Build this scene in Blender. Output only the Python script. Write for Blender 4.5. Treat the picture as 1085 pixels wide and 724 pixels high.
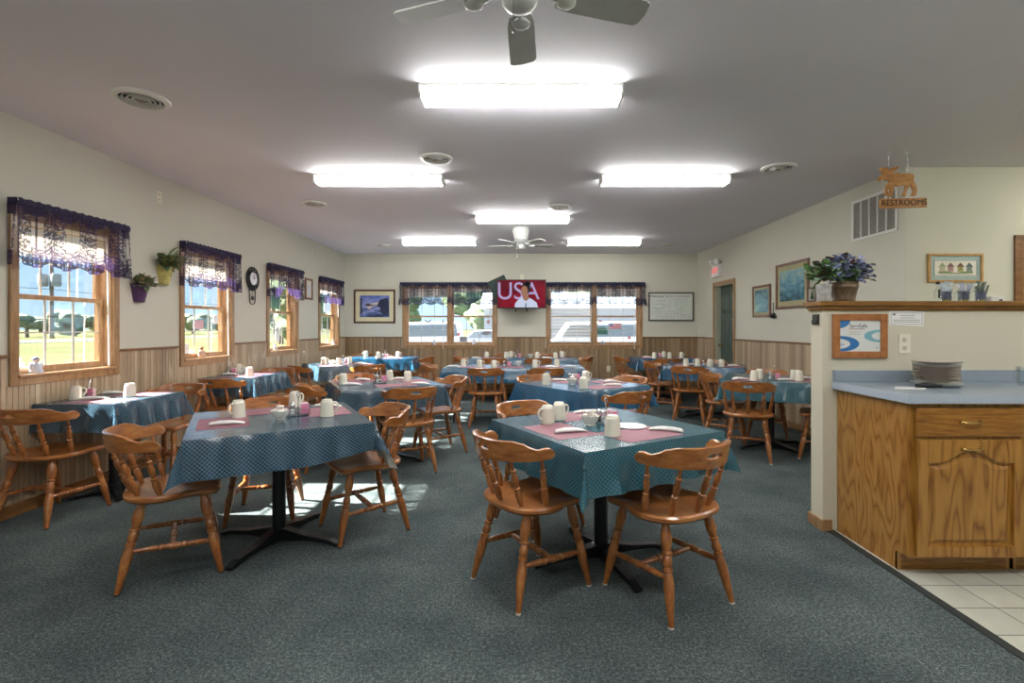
import bpy, bmesh, math, random
from mathutils import Vector, Matrix
PI = math.pi
R = math.radians
for o in list(bpy.data.objects): bpy.data.objects.remove(o)
C = bpy.context.scene.collection
random.seed(7)

# ---------------------------------------------------------------- camera, sky, sun, exposure
XL, XR, YB, HC, EYE = -3.5, 3.5, 9.92, 2.76, 1.3
F = 530.0
cam = bpy.data.cameras.new('camera'); camo = bpy.data.objects.new('camera', cam); C.objects.link(camo)
camo.location = (0, 0, EYE); camo.rotation_euler = (PI/2, 0, 0)
cam.sensor_width = 36; cam.lens = F/1085*36
cam.shift_x = -9.5/1085; cam.shift_y = -15/1085
cam.clip_start = .05; cam.clip_end = 500
bpy.context.scene.camera = camo
sc = bpy.context.scene
sc.view_settings.view_transform = 'Standard'; sc.view_settings.look = 'None'
sc.view_settings.gamma = 1; sc.view_settings.use_curve_mapping = False
EXPOSURE = 0.2
LENS_EMIT = 34.0
SUN_STRENGTH = 72.0
SKY_STRENGTH = 1.3
sc.view_settings.exposure = EXPOSURE
world = bpy.data.worlds.new('world'); sc.world = world; world.use_nodes = True
wn = world.node_tree; wn.nodes.clear()
wo = wn.nodes.new('ShaderNodeOutputWorld'); wb = wn.nodes.new('ShaderNodeBackground')
wt = wn.nodes.new('ShaderNodeTexCoord'); ws = wn.nodes.new('ShaderNodeSeparateXYZ')
wr = wn.nodes.new('ShaderNodeValToRGB'); wnz = wn.nodes.new('ShaderNodeTexNoise'); wmx = wn.nodes.new('ShaderNodeMixRGB')
wcr = wn.nodes.new('ShaderNodeValToRGB')
wn.links.new(wt.outputs['Generated'], ws.inputs[0]); wn.links.new(ws.outputs['Z'], wr.inputs[0])
wr.color_ramp.elements[0].position = .0; wr.color_ramp.elements[0].color = (.55, .80, .98, 1)
wr.color_ramp.elements[1].position = .3; wr.color_ramp.elements[1].color = (.18, .48, .90, 1)
wnz.inputs['Scale'].default_value = 3; wnz.inputs['Detail'].default_value = 5
wn.links.new(wt.outputs['Generated'], wnz.inputs['Vector']); wn.links.new(wnz.outputs[0], wcr.inputs[0])
wcr.color_ramp.elements[0].position = .56; wcr.color_ramp.elements[1].position = .8
wn.links.new(wcr.outputs[0], wmx.inputs[0]); wn.links.new(wr.outputs[0], wmx.inputs[1]); wmx.inputs[2].default_value = (.85, .9, .95, 1)
wn.links.new(wmx.outputs[0], wb.inputs[0]); wb.inputs[1].default_value = SKY_STRENGTH
wn.links.new(wb.outputs[0], wo.inputs[0])
sl = bpy.data.lights.new('sun', 'SUN'); so = bpy.data.objects.new('sun', sl); C.objects.link(so)
sl.energy = SUN_STRENGTH; sl.angle = R(.6); sl.color = (1, .95, .88)
so.rotation_euler = Vector((1, -.03, -.71)).to_track_quat('-Z', 'Y').to_euler()
so.location = (-20, 5, 13)

# ---------------------------------------------------------------- helpers
def hexc(h):
    h = h.lstrip('#'); c = [int(h[i:i+2], 16)/255 for i in (0, 2, 4)]
    return tuple(x/12.92 if x <= .04045 else ((x+.055)/1.055)**2.4 for x in c) + (1,)

class NT:
    def __init__(s, name):
        s.m = bpy.data.materials.new(name); s.m.use_nodes = True; s.t = s.m.node_tree
        s.b = s.t.nodes['Principled BSDF']; s.o = s.t.nodes['Material Output']
    def n(s, typ, **kw):
        x = s.t.nodes.new('ShaderNode'+typ)
        for k, v in kw.items(): setattr(x, k, v)
        return x
    def l(s, a, b): s.t.links.new(a, b)
    def math(s, op, a, b=None, clamp=False):
        x = s.n('Math', operation=op); x.use_clamp = clamp
        for i, q in enumerate((a, b)):
            if q is None: continue
            if isinstance(q, (int, float)): x.inputs[i].default_value = q
            else: s.l(q, x.inputs[i])
        return x.outputs[0]
    def ramp(s, fac, stops):
        x = s.n('ValToRGB'); e = x.color_ramp.elements
        while len(e) > 1: e.remove(e[-1])
        e[0].position = stops[0][0]; e[0].color = stops[0][1]
        for p, c in stops[1:]:
            q = e.new(p); q.color = c
        s.l(fac, x.inputs[0]); return x.outputs[0]
    def mix(s, f, a, b, mode='MIX'):
        x = s.n('MixRGB', blend_type=mode)
        for i, q in enumerate((f, a, b)):
            if isinstance(q, (int, float)): x.inputs[i].default_value = q
            elif isinstance(q, tuple): x.inputs[i].default_value = q
            else: s.l(q, x.inputs[i])
        return x.outputs[0]
    def coord(s, kind='Object', scale=(1, 1, 1)):
        tc = s.n('TexCoord'); mp = s.n('Mapping'); mp.inputs['Scale'].default_value = scale
        s.l(tc.outputs[kind], mp.inputs[0]); return mp.outputs[0]
    def noise(s, vec, scale=5, detail=3, rough=.5):
        x = s.n('TexNoise'); x.inputs['Scale'].default_value = scale; x.inputs['Detail'].default_value = detail
        x.inputs['Roughness'].default_value = rough; s.l(vec, x.inputs['Vector']); return x.outputs[0]
    def bump(s, h, strength=.3, dist=.01):
        x = s.n('Bump'); x.inputs['Strength'].default_value = strength; x.inputs['Distance'].default_value = dist
        s.l(h, x.inputs['Height']); s.l(x.outputs[0], s.b.inputs['Normal'])

def plain(name, col, rough=.5, metal=0, var=.06, vscale=12, spec=.5, coat=0):
    t = NT(name); c = hexc(col) if isinstance(col, str) else col
    t.b.inputs['Roughness'].default_value = rough; t.b.inputs['Metallic'].default_value = metal
    t.b.inputs['Specular IOR Level'].default_value = spec; t.b.inputs['Coat Weight'].default_value = coat
    v = t.noise(t.coord('Object'), vscale, 3)
    lo = tuple(x*(1-var) for x in c[:3])+(1,); hi = tuple(min(1, x*(1+var)) for x in c[:3])+(1,)
    t.l(t.ramp(v, [(.3, lo), (.7, hi)]), t.b.inputs['Base Color'])
    return t.m

def woodmat(name, dark, mid, light, scale=(22, 22, 2.2), rough=.35, bumps=.08, coat=.25, coord='Object'):
    t = NT(name); v = t.coord(coord, scale)
    a = t.noise(v, 1.6, 5, .6); b = t.noise(v, 7, 3, .6)
    f = t.math('ADD', t.math('MULTIPLY', a, .7), t.math('MULTIPLY', b, .3))
    t.l(t.ramp(f, [(.32, hexc(dark)), (.5, hexc(mid)), (.68, hexc(light))]), t.b.inputs['Base Color'])
    t.b.inputs['Roughness'].default_value = rough; t.b.inputs['Coat Weight'].default_value = coat
    t.b.inputs['Coat Roughness'].default_value = .15
    t.bump(f, bumps, .002); return t.m

def emit(name, col, s):
    t = NT(name); c = hexc(col); t.b.inputs['Base Color'].default_value = (.02, .02, .02, 1); t.b.inputs['Specular IOR Level'].default_value = .1
    t.b.inputs['Emission Color'].default_value = c; t.b.inputs['Emission Strength'].default_value = s
    return t.m

def glassmat(name, tint=(1, 1, 1, 1), refl=.5):
    t = NT(name); t.t.nodes.remove(t.b)
    tr = t.n('BsdfTransparent'); tr.inputs[0].default_value = tint
    gl = t.n('BsdfGlossy'); gl.inputs['Roughness'].default_value = .02
    fr = t.n('Fresnel'); fr.inputs[0].default_value = 1.45
    mx = t.n('MixShader'); t.l(t.math('MULTIPLY', fr.outputs[0], refl), mx.inputs[0])
    t.l(tr.outputs[0], mx.inputs[1]); t.l(gl.outputs[0], mx.inputs[2]); t.l(mx.outputs[0], t.o.inputs[0])
    return t.m

class MB:
    def __init__(s): s.v = []; s.f = []; s.uv = {}; s.mi = {}
    def add(s, vs, fs, mi=0, M=None):
        o = len(s.v)
        for p in vs:
            p = Vector(p)
            if M is not None: p = M @ p
            s.v.append(tuple(p))
        for q in fs:
            s.f.append(tuple(i+o for i in q))
            if mi: s.mi[len(s.f)-1] = mi
        return o
    def box(s, x0, x1, y0, y1, z0, z1, M=None, mi=0):
        vs = [(x, y, z) for z in (z0, z1) for y in (y0, y1) for x in (x0, x1)]
        s.add(vs, [(0, 2, 3, 1), (4, 5, 7, 6), (0, 1, 5, 4), (2, 6, 7, 3), (0, 4, 6, 2), (1, 3, 7, 5)], mi, M); return s
    def frustum(s, a, b, z0, z1, c=(0, 0), M=None, mi=0):
        vs = [(c[0]+sx*q[0], c[1]+sy*q[1], z) for z, q in ((z0, a), (z1, b)) for sy in (-1, 1) for sx in (-1, 1)]
        s.add(vs, [(0, 2, 3, 1), (4, 5, 7, 6), (0, 1, 5, 4), (2, 6, 7, 3), (0, 4, 6, 2), (1, 3, 7, 5)], mi, M); return s
    def lathe(s, prof, p0=(0, 0, 0), p1=(0, 0, 1), n=12, caps=True, M=None, mi=0):
        # prof: (t, r) with t in 0..1 along p0->p1 ; or absolute when p1-p0 has length 1
        p0 = Vector(p0); p1 = Vector(p1); d = p1-p0
        q = d.normalized(); up = Vector((1, 0, 0)) if abs(q.x) < .9 else Vector((0, 1, 0))
        a = q.cross(up).normalized(); b = q.cross(a)
        vs = []; fs = []
        for t, r in prof:
            c = p0+d*t
            for i in range(n):
                an = 2*PI*i/n; vs.append(c+(a*math.cos(an)+b*math.sin(an))*r)
        m = len(prof)
        for j in range(m-1):
            for i in range(n):
                k = (i+1) % n; fs.append((j*n+i, j*n+k, (j+1)*n+k, (j+1)*n+i))
        if caps:
            fs.append(tuple(range(n-1, -1, -1))); fs.append(tuple((m-1)*n+i for i in range(n)))
        s.add(vs, fs, mi, M); return s
    def tube(s, pts, r, n=8, closed=False, M=None, mi=0):
        pts = [Vector(p) for p in pts]; m = len(pts); vs = []; fs = []
        prev = None
        for j, p in enumerate(pts):
            if closed: d = pts[(j+1) % m]-pts[j-1]
            else: d = pts[min(j+1, m-1)]-pts[max(j-1, 0)]
            d.normalize()
            if prev is None:
                up = Vector((0, 0, 1)) if abs(d.z) < .9 else Vector((1, 0, 0)); a = d.cross(up).normalized()
            else:
                a = (prev-d*prev.dot(d)).normalized()
            prev = a; b = d.cross(a); rr = r[j] if isinstance(r, (list, tuple)) else r
            for i in range(n):
                an = 2*PI*i/n; vs.append(p+(a*math.cos(an)+b*math.sin(an))*rr)
        for j in range(m if closed else m-1):
            j2 = (j+1) % m
            for i in range(n):
                k = (i+1) % n; fs.append((j*n+i, j*n+k, j2*n+k, j2*n+i))
        if not closed:
            fs.append(tuple(range(n-1, -1, -1))); fs.append(tuple((m-1)*n+i for i in range(n)))
        s.add(vs, fs, mi, M); return s
    def prism(s, poly, d0, d1, axis='z', M=None, mi=0):
        n = len(poly)
        def P(p, d):
            return {'z': (p[0], p[1], d), 'y': (p[0], d, p[1]), 'x': (d, p[0], p[1])}[axis]
        vs = [P(p, d0) for p in poly]+[P(p, d1) for p in poly]
        fs = [tuple(range(n-1, -1, -1)), tuple(range(n, 2*n))]+[(i, (i+1) % n, n+(i+1) % n, n+i) for i in range(n)]
        s.add(vs, fs, mi, M); return s
    def ball(s, c, r, n=8, m=6, sc=(1, 1, 1), M=None, mi=0):
        vs = []; fs = []
        for j in range(1, m):
            th = PI*j/m
            for i in range(n):
                an = 2*PI*i/n
                vs.append((c[0]+r*sc[0]*math.sin(th)*math.cos(an), c[1]+r*sc[1]*math.sin(th)*math.sin(an), c[2]+r*sc[2]*math.cos(th)))
        t = len(vs); vs.append((c[0], c[1], c[2]+r*sc[2])); vs.append((c[0], c[1], c[2]-r*sc[2]))
        for j in range(m-2):
            for i in range(n):
                k = (i+1) % n; fs.append((j*n+i, (j+1)*n+i, (j+1)*n+k, j*n+k))
        for i in range(n):
            k = (i+1) % n; fs.append((t, i, k)); fs.append((t+1, (m-2)*n+k, (m-2)*n+i))
        s.add(vs, fs, mi, M); return s
    def leaf(s, p, d, up, L, W, curl=.25, mi=0):
        p = Vector(p); d = Vector(d).normalized(); side = d.cross(Vector(up)); 
        if side.length < .01: side = d.cross(Vector((1, 0, .3)))
        side.normalize(); nn = side.cross(d)
        rows = [(0, .08, 0), (.3, .8, .12), (.6, 1, .1), (.85, .55, -.05), (1, .02, -.3)]
        vs = []; fs = []
        for t, w, k in rows:
            c = p+d*L*t+nn*(k*curl*L)
            vs += [c-side*W*w*.5+nn*W*w*.18, c, c+side*W*w*.5+nn*W*w*.18]
        for j in range(4):
            a = j*3; fs += [(a, a+1, a+4, a+3), (a+1, a+2, a+5, a+4)]
        s.add(vs, fs, mi); return s
    def build(s, name, mat, parent=None, smooth=True, bevel=0, loc=None, rot=None, uvs=None):
        me = bpy.data.meshes.new(name); me.from_pydata(s.v, [], s.f); me.update()
        mats = mat if isinstance(mat, (list, tuple)) else [mat]
        for m in mats: me.materials.append(m)
        for k, i in s.mi.items(): me.polygons[k].material_index = i
        if smooth:
            me.polygons.foreach_set('use_smooth', [True]*len(me.polygons)); me.set_sharp_from_angle(angle=R(38))
        if uvs is not None:
            ul = me.uv_layers.new(name='UVMap')
            for lp in me.loops: ul.data[lp.index].uv = uvs[lp.vertex_index]
        o = bpy.data.objects.new(name, me); C.objects.link(o)
        if parent is not None: o.parent = parent
        if loc is not None: o.location = loc
        if rot is not None: o.rotation_euler = rot
        if bevel:
            b = o.modifiers.new('bevel', 'BEVEL'); b.width = bevel; b.segments = 2; b.limit_method = 'ANGLE'; b.angle_limit = R(40)
        return o

def tag(o, label=None, cat=None, group=None, kind=None):
    if label: o['label'] = label
    if cat: o['category'] = cat
    if group: o['group'] = group
    if kind: o['kind'] = kind
    return o
def empty(name, loc=(0, 0, 0), rz=0, parent=None):
    o = bpy.data.objects.new(name, None); C.objects.link(o); o.location = loc; o.rotation_euler = (0, 0, rz)
    o.empty_display_size = .05
    if parent: o.parent = parent
    return o
def thing(name, label, cat, loc=(0, 0, 0), rz=0, group=None):
    return tag(empty(name, loc, rz), label, cat, group)
def copy_tree(o, parent=None):
    c = o.copy(); C.objects.link(c)
    if parent: c.parent = parent
    for ch in [x for x in o.children if x.name in bpy.data.objects]: copy_tree(ch, c)
    return c
def place(proto, used, loc, rz, label, group=None):
    o = proto if not used else copy_tree(proto)
    o.location = loc; o.rotation_euler = (0, 0, rz); o['label'] = label
    if group: o['group'] = group
    elif 'group' in o: del o['group']
    return o
def text(name, body, size, mat, M, parent=None, ext=.001, align='CENTER', sx=1):
    cu = bpy.data.curves.new('t', 'FONT'); cu.body = body; cu.size = size; cu.extrude = ext; cu.align_x = align; cu.align_y = 'CENTER'
    to = bpy.data.objects.new('t', cu); C.objects.link(to)
    me = bpy.data.meshes.new_from_object(to.evaluated_get(bpy.context.evaluated_depsgraph_get()))
    bpy.data.objects.remove(to)
    me.transform(M @ Matrix.Diagonal((sx, 1, 1, 1))); me.materials.clear(); me.materials.append(mat)
    o = bpy.data.objects.new(name, me); C.objects.link(o)
    if parent: o.parent = parent
    return o

# ---------------------------------------------------------------- materials
def mk_wall(name, col):
    t = NT(name); v = t.coord('Object')
    n = t.noise(v, 1.2, 2); c = hexc(col)
    t.l(t.ramp(n, [(.3, tuple(x*.96 for x in c[:3])+(1,)), (.7, c)]), t.b.inputs['Base Color'])
    t.b.inputs['Roughness'].default_value = .7; t.bump(t.noise(v, 160, 2), .15, .002); return t.m
M_wall = mk_wall('wall_paint', '#c6c4b6')
M_wall2 = mk_wall('hall_wall_paint', '#c6c5b0')
M_ceil = mk_wall('ceiling_paint', '#e0dfe6')
M_outwall = plain('white_siding', '#b4b6ba', .6)

t = NT('carpet'); v = t.coord('Object')
sp = t.noise(v, 230, 3, .7); bl = t.noise(v, 2.1, 4, .6); md = t.noise(v, 70, 3, .6)
f = t.math('ADD', t.math('MULTIPLY', sp, .7), t.math('MULTIPLY', md, .3))
c1 = t.ramp(f, [(.36, hexc('#262a2b')), (.5, hexc('#485050')), (.64, hexc('#8f9796'))])
c2 = t.ramp(f, [(.36, hexc('#2a2e2f')), (.5, hexc('#4f5757')), (.64, hexc('#9ba3a1'))])
t.l(t.mix(t.ramp(bl, [(.35, (0, 0, 0, 1)), (.65, (1, 1, 1, 1))]), t.mix(1, c1, (.66, .73, .75, 1), 'MULTIPLY'), t.mix(1, c2, (.90, .95, .95, 1), 'MULTIPLY')), t.b.inputs['Base Color'])
t.b.inputs['Roughness'].default_value = .95; t.b.inputs['Specular IOR Level'].default_value = .1
t.bump(f, .6, .01); M_carpet = t.m

t = NT('floor_tile'); tc = t.coord('Object')
bk = t.n('TexBrick'); bk.offset = 0; bk.squash = 1
bk.inputs['Scale'].default_value = 1; bk.inputs['Brick Width'].default_value = .204; bk.inputs['Row Height'].default_value = .204
bk.inputs['Mortar Size'].default_value = .003; bk.inputs['Mortar Smooth'].default_value = .1
bk.inputs['Color1'].default_value = hexc('#c9c9bd'); bk.inputs['Color2'].default_value = hexc('#bdbdb2'); bk.inputs['Mortar'].default_value = hexc('#4a4a44')
t.l(tc, bk.inputs['Vector'])
t.l(t.mix(.35, bk.outputs[0], t.ramp(t.noise(tc, 9, 4), [(.3, hexc('#a9aaa0')), (.7, hexc('#dedfd2'))]), 'MULTIPLY'), t.b.inputs['Base Color'])
t.b.inputs['Roughness'].default_value = .3; M_tile = t.m

def wainmat(name, hue):
    t = NT(name); uv = t.n('TexCoord').outputs['UV']; sp = t.n('SeparateXYZ'); t.l(uv, sp.inputs[0])
    pl = t.math('FLOOR', t.math('DIVIDE', sp.outputs[0], .12)); bd = t.math('FLOOR', t.math('DIVIDE', sp.outputs[0], .04))
    w1 = t.n('TexWhiteNoise', noise_dimensions='1D'); t.l(pl, w1.inputs['W'])
    w2 = t.n('TexWhiteNoise', noise_dimensions='1D'); t.l(bd, w2.inputs['W'])
    mp = t.n('Mapping'); mp.inputs['Scale'].default_value = (60, 5, 1); t.l(uv, mp.inputs[0])
    g = t.noise(mp.outputs[0], 1.5, 4, .6)
    f = t.math('ADD', t.math('MULTIPLY', w2.outputs[0], .42), t.math('MULTIPLY', g, .45)); f = t.math('ADD', f, t.math('MULTIPLY', w1.outputs[0], .16))
    t.l(t.ramp(f, [(.18, hexc(hue[0])), (.5, hexc(hue[1])), (.85, hexc(hue[2]))]), t.b.inputs['Base Color'])
    t.b.inputs['Roughness'].default_value = .45; t.b.inputs['Coat Weight'].default_value = .15
    return t.m
M_wain = wainmat('beadboard', ('#66513a', '#8c7455', '#a68f70'))
M_wainL = wainmat('beadboard_pale', ('#85705a', '#a99479', '#c0ad92'))  # paler copy; glare on the left wall is put into its colour
M_oaktrim = woodmat('oak_trim', '#7b5a3a', '#99764f', '#ae8c66', (20, 20, 3))
M_trimdark = woodmat('dark_trim', '#5a3a1c', '#76502a', '#8c6236', (3, 3, 20))
M_sash = woodmat('sash_wood', '#8c6846', '#a98560', '#bd9d7b', (20, 20, 3))
M_chair = woodmat('chair_maple', '#6a3a17', '#935829', '#b37a42', (14, 14, 5), .28, .05, .5)
M_chaird = woodmat('chair_rail_maple', '#70401c', '#995e2d', '#b67d45', (6, 6, 22), .28, .05, .5)
M_ledge = woodmat('ledge_wood', '#5f3c14', '#7f5620', '#94692d', (3, 18, 18))
M_rail = plain('grey_vinyl', '#b9b7b3', .5)
M_white = plain('white_paint', '#dcdcd8', .45, var=.02)
M_plate = plain('ivory_plastic', '#ddd8c4', .4, var=.02)
M_black = plain('black_iron', '#101214', .35, var=.1)
M_blackp = plain('black_plastic', '#17181a', .5)
M_mug = plain('stoneware', '#d6d2c2', .22, var=.02, coat=.4)
M_bowl = plain('white_china', '#d9d8cf', .25, var=.02, coat=.4)
M_mat = plain('placemat_paper', '#8b5b66', .6, var=.06, vscale=60)
M_nap = plain('napkin', '#e4e2de', .8, var=.03, vscale=40)
M_chrome = plain('chrome', '#c8cacc', .18, 1, var=.02)
M_pink = plain('pink_packet', '#cf7f9b', .5)
M_whitep = plain('white_packet', '#e8e6e6', .5, var=.02)
M_creamer = plain('creamer_cup', '#e9e2d8', .4, var=.02)
M_glass = glassmat('window_glass', refl=.35)
M_clear = glassmat('clear_plastic', (.95, .97, .98, 1), .35)
M_salt = plain('salt', '#e8e8e4', .8); M_pepper = plain('pepper', '#3a3430', .8, var=.4, vscale=200)
def translucent(name, col, f):
    t = NT(name); t.b.inputs['Base Color'].default_value = hexc(col); t.b.inputs['Roughness'].default_value = .5
    tl = t.n('BsdfTranslucent'); tl.inputs[0].default_value = hexc(col); mx = t.n('MixShader'); mx.inputs[0].default_value = f
    t.l(t.b.outputs[0], mx.inputs[1]); t.l(tl.outputs[0], mx.inputs[2]); t.l(mx.outputs[0], t.o.inputs[0]); return t.m
M_blind = translucent('blind_slat', '#f0ece6', .55)
M_counter = plain('laminate', '#8b96a0', .3, var=.12, vscale=220)
M_counteredge = plain('laminate_edge', '#a9b4c0', .35, var=.06, vscale=200)
M_brass = plain('brass', '#c9a869', .25, 1)
M_green = plain('green_door_paint', '#48564f', .45)
M_jamb = plain('jamb_paint', '#a9ab97', .5)
M_lens = emit('fluorescent_lens', '#fffdf9', LENS_EMIT)
M_fanw = plain('fan_white', '#c6c9c6', .4, var=.03)
M_fanb = plain('fan_blade', '#bcbfbb', .45, var=.05)
M_ventd = plain('duct_dark', '#2a2220', .8)

# cloth : glossy teal vinyl with pale diamond lattice, flannel backing
def clothmat(name, c0, c1, lc, lw):
    t = NT(name); uv = t.n('TexCoord').outputs['UV']; sp = t.n('SeparateXYZ'); t.l(uv, sp.inputs[0])
    def line(expr, per, w):
        m = t.math('PINGPONG', expr, per/2); return t.math('LESS_THAN', m, w)
    a = t.math('ADD', sp.outputs[0], sp.outputs[1]); b = t.math('SUBTRACT', sp.outputs[0], sp.outputs[1])
    ln = t.math('MAXIMUM', line(a, .021, .0012), line(b, .021, .0012))
    base = t.ramp(t.noise(t.coord('Object'), 3, 3), [(.3, hexc(c0)), (.7, hexc(c1))])
    col = t.mix(t.math('MULTIPLY', ln, lw), base, hexc(lc))
    geo = t.n('NewGeometry')
    t.l(t.mix(geo.outputs['Backfacing'], col, hexc('#c9c6bd')), t.b.inputs['Base Color'])
    t.l(t.ramp(geo.outputs['Backfacing'], [(0, (.2,)*3+(1,)), (1, (.9,)*3+(1,))]), t.b.inputs['Roughness'])
    t.b.inputs['Specular IOR Level'].default_value = .75; t.bump(t.noise(t.coord('Object'), 5, 2), .22, .02)
    return t.m

M_cloth = clothmat('navy_vinyl_cloth', '#0a273a', '#0e3349', '#88a9b4', .5)
M_clotht = clothmat('teal_vinyl_cloth', '#0b4051', '#125062', '#7fa8a4', .36)
M_clothb = clothmat('blue_vinyl_cloth', '#0a3e5c', '#0e4f70', '#6f9cb0', .25)

# lace
def lacemat(name, colA):
    t = NT(name); uvn = t.n('TexCoord').outputs['UV']; sp = t.n('SeparateXYZ'); t.l(uvn, sp.inputs[0])
    U, V = sp.outputs[0], sp.outputs[1]
    vo = t.n('TexVoronoi'); vo.inputs['Scale'].default_value = 11; t.l(uvn, vo.inputs['Vector']); vo.inputs['Randomness'].default_value = .85
    rings = t.math('GREATER_THAN', t.math('SINE', t.math('MULTIPLY', vo.outputs['Distance'], 26)), .25)
    nz = t.noise(uvn, 38, 2, .6); vines = t.math('LESS_THAN', t.math('ABSOLUTE', t.math('SUBTRACT', nz, .5)), .035)
    blobs = t.math('GREATER_THAN', t.noise(uvn, 60, 1), .58)
    fl = t.math('MAXIMUM', t.math('MULTIPLY', rings, t.math('GREATER_THAN', nz, .44)), t.math('MAXIMUM', vines, blobs))
    gap = t.math('LESS_THAN', t.math('PINGPONG', U, .14), .09)            # sheer gaps between flower panels
    fl = t.math('MULTIPLY', fl, t.math('GREATER_THAN', t.math('ADD', gap, t.math('LESS_THAN', V, .14)), .5))
    pleat = t.math('LESS_THAN', t.math('PINGPONG', U, .07), .006)
    b1 = t.math('LESS_THAN', t.math('ABSOLUTE', t.math('SUBTRACT', V, .095)), .01)
    b2 = t.math('LESS_THAN', t.math('ABSOLUTE', t.math('SUBTRACT', V, .07)), .006)
    b3 = t.math('LESS_THAN', V, .012)
    dots = t.math('MULTIPLY', t.math('LESS_THAN', t.math('PINGPONG', U, .012), .006), t.math('LESS_THAN', V, .07))
    top = t.math('GREATER_THAN', V, .36)
    m = fl
    for q in (pleat, b1, b2, b3, dots, top): m = t.math('MAXIMUM', m, q)
    m = t.math('ADD', t.math('MULTIPLY', m, .74), .10, True)
    t.b.inputs['Base Color'].default_value = hexc(colA); t.b.inputs['Roughness'].default_value = .8
    tl = t.n('BsdfTranslucent'); tl.inputs[0].default_value = hexc(colA)
    m1 = t.n('MixShader'); m1.inputs[0].default_value = .3; t.l(t.b.outputs[0], m1.inputs[1]); t.l(tl.outputs[0], m1.inputs[2])
    tr = t.n('BsdfTransparent'); m2 = t.n('MixShader'); t.l(m, m2.inputs[0]); t.l(tr.outputs[0], m2.inputs[1]); t.l(m1.outputs[0], m2.inputs[2])
    t.l(m2.outputs[0], t.o.inputs[0]); return t.m
M_lace = lacemat('purple_lace', '#33264f'); M_lacehead = plain('lace_header', '#231b3a', .8, var=.4, vscale=60)
M_laceb = lacemat('navy_lace', '#26294a'); M_laceheadb = plain('navy_lace_header', '#1b1e36', .8, var=.4, vscale=60)

# ---------------------------------------------------------------- room shell
def struct(o): o['kind'] = 'structure'; return o
struct(MB().box(XL-.14, 1.98, -3.2, YB+.14, -.1, 0).box(1.98, 7.0, 3.335, YB+.14, -.1, 0).build('floor', M_carpet, smooth=False))
tl = struct(MB().box(0, 5.0, -6.535, 0, -.1, 0).build('floor', M_tile, smooth=False, loc=(2.0, 3.335, 0)))
struct(MB().box(1.955, 2.0, -3.2, 3.2, 0, .006).build('trim_1', plain('rubber_strip', '#1c2220', .7), smooth=False, bevel=.002))
struct(MB().box(XL-.14, 7.0, -3.2, YB+.14, HC, HC+.1).build('ceiling', M_ceil, smooth=False))

def wall(name, axis, pos, d0, d1, r0, r1, holes, mat):
    """axis 'x': wall plane at x=pos spans y r0..r1; thickness pos+d0..pos+d1"""
    m = MB()
    def bx(a, b, z0, z1):
        if b-a < 1e-4 or z1-z0 < 1e-4: return
        if axis == 'x': m.box(pos+d0, pos+d1, a, b, z0, z1)
        else: m.box(a, b, pos+d0, pos+d1, z0, z1)
    c = r0
    for (a, b, z0, z1) in sorted(holes):
        bx(c, a, 0, HC); bx(a, b, 0, z0); bx(a, b, z1, HC); c = b
    bx(c, r1, 0, HC)
    return struct(m.build(name, mat, smooth=False))
WZ0, WZ1 = .955, 2.075     # window rough opening
WL = [(3.41, 4.34), (5.12, 6.08), (6.87, 7.84), (8.63, 9.62)]   # casing outer extents on the left wall
CW = .062
holesL = [(a+CW, b-CW, WZ0, WZ1) for a, b in WL]
WB = [(-2.35, -.468), (.496, 2.41)]
holesB = [(a+CW, b-CW, WZ0-.01, WZ1) for a, b in WB]
wall('wall_left', 'x', XL, -.14, 0, -3.2, YB+.14, holesL, M_wall)
wall('wall_back', 'y', YB, 0, .14, XL, XR+.14, holesB, M_wall)
DY0, DY1 = 8.22, 9.02
wall('wall_right', 'x', XR, 0, .14, 4.56, YB, [(DY0, DY1, 0, 2.04)], M_wall)
DX0 = 4.56
wall('wall_hall', 'y', 4.56, 0, .14, XR+.14, 7.0, [(DX0, DX0+.9, 0, 2.07)], M_wall2)
FILL_WINDOWS = [(-2.6, -.4), (.6, 2.8)]  # unseen openings added behind the camera to let in more sky light
wall('wall_behind', 'y', -3.2, -.14, 0, XL-.14, 7.0, [(a+CW, b-CW, WZ0, WZ1) for a, b in FILL_WINDOWS], M_wall)
wall('wall_kitchen', 'x', 7.0, 0, .14, -3.2, 4.7, [], M_wall2)
# outside the green door and hall door: closed by the doors themselves

def wainscot(name, run0, run1, mapf, holes, mat, H=1.09):
    P = .04; m = MB(); uv = []
    n = int(round((run1-run0)/P)); P = (run1-run0)/n
    for i in range(n):
        a = run0+i*P; b = a+P; c = (a+b)/2; segs = [(0.0, H)]
        for (h0, h1, z0, z1) in holes:
            if h0 < c < h1: segs = [(0.0, z0)] if z0 > 0 else []
        for z0, z1 in segs:
            xs = [(a, .002), (a+.0025, .009), (b-.0025, .009), (b, .002)]
            vs = []; 
            for z in (z0, z1):
                for x, d in xs: vs.append(mapf(x, d, z)); uv.append((x, z))
            for x in (a, b): vs.append(mapf(x, 0, z1)); uv.append((x, z1))
            m.add(vs, [(0, 1, 5, 4), (1, 2, 6, 5), (2, 3, 7, 6), (4, 5, 6, 7, 9, 8)])
    return struct(m.build(name, mat, smooth=False, uvs=uv))
fL = lambda r, d, z: (XL+d, r, z); fB = lambda r, d, z: (r, YB-d, z); fR = lambda r, d, z: (XR-d, r, z)
wainscot('wall_left_wainscot', -3.2, YB-.01, fL, [(a, b, .9, 1.2) for a, b in WL], M_wainL)
wainscot('wall_back_wainscot', XL+.01, XR-.01, fB, [(a, b, .89, 1.2) for a, b in WB], M_wain)
wainscot('wall_right_wainscot', 4.57, YB-.01, fR, [(DY0-.09, DY1+.09, 0, 1.2)], M_wainL)
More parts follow.
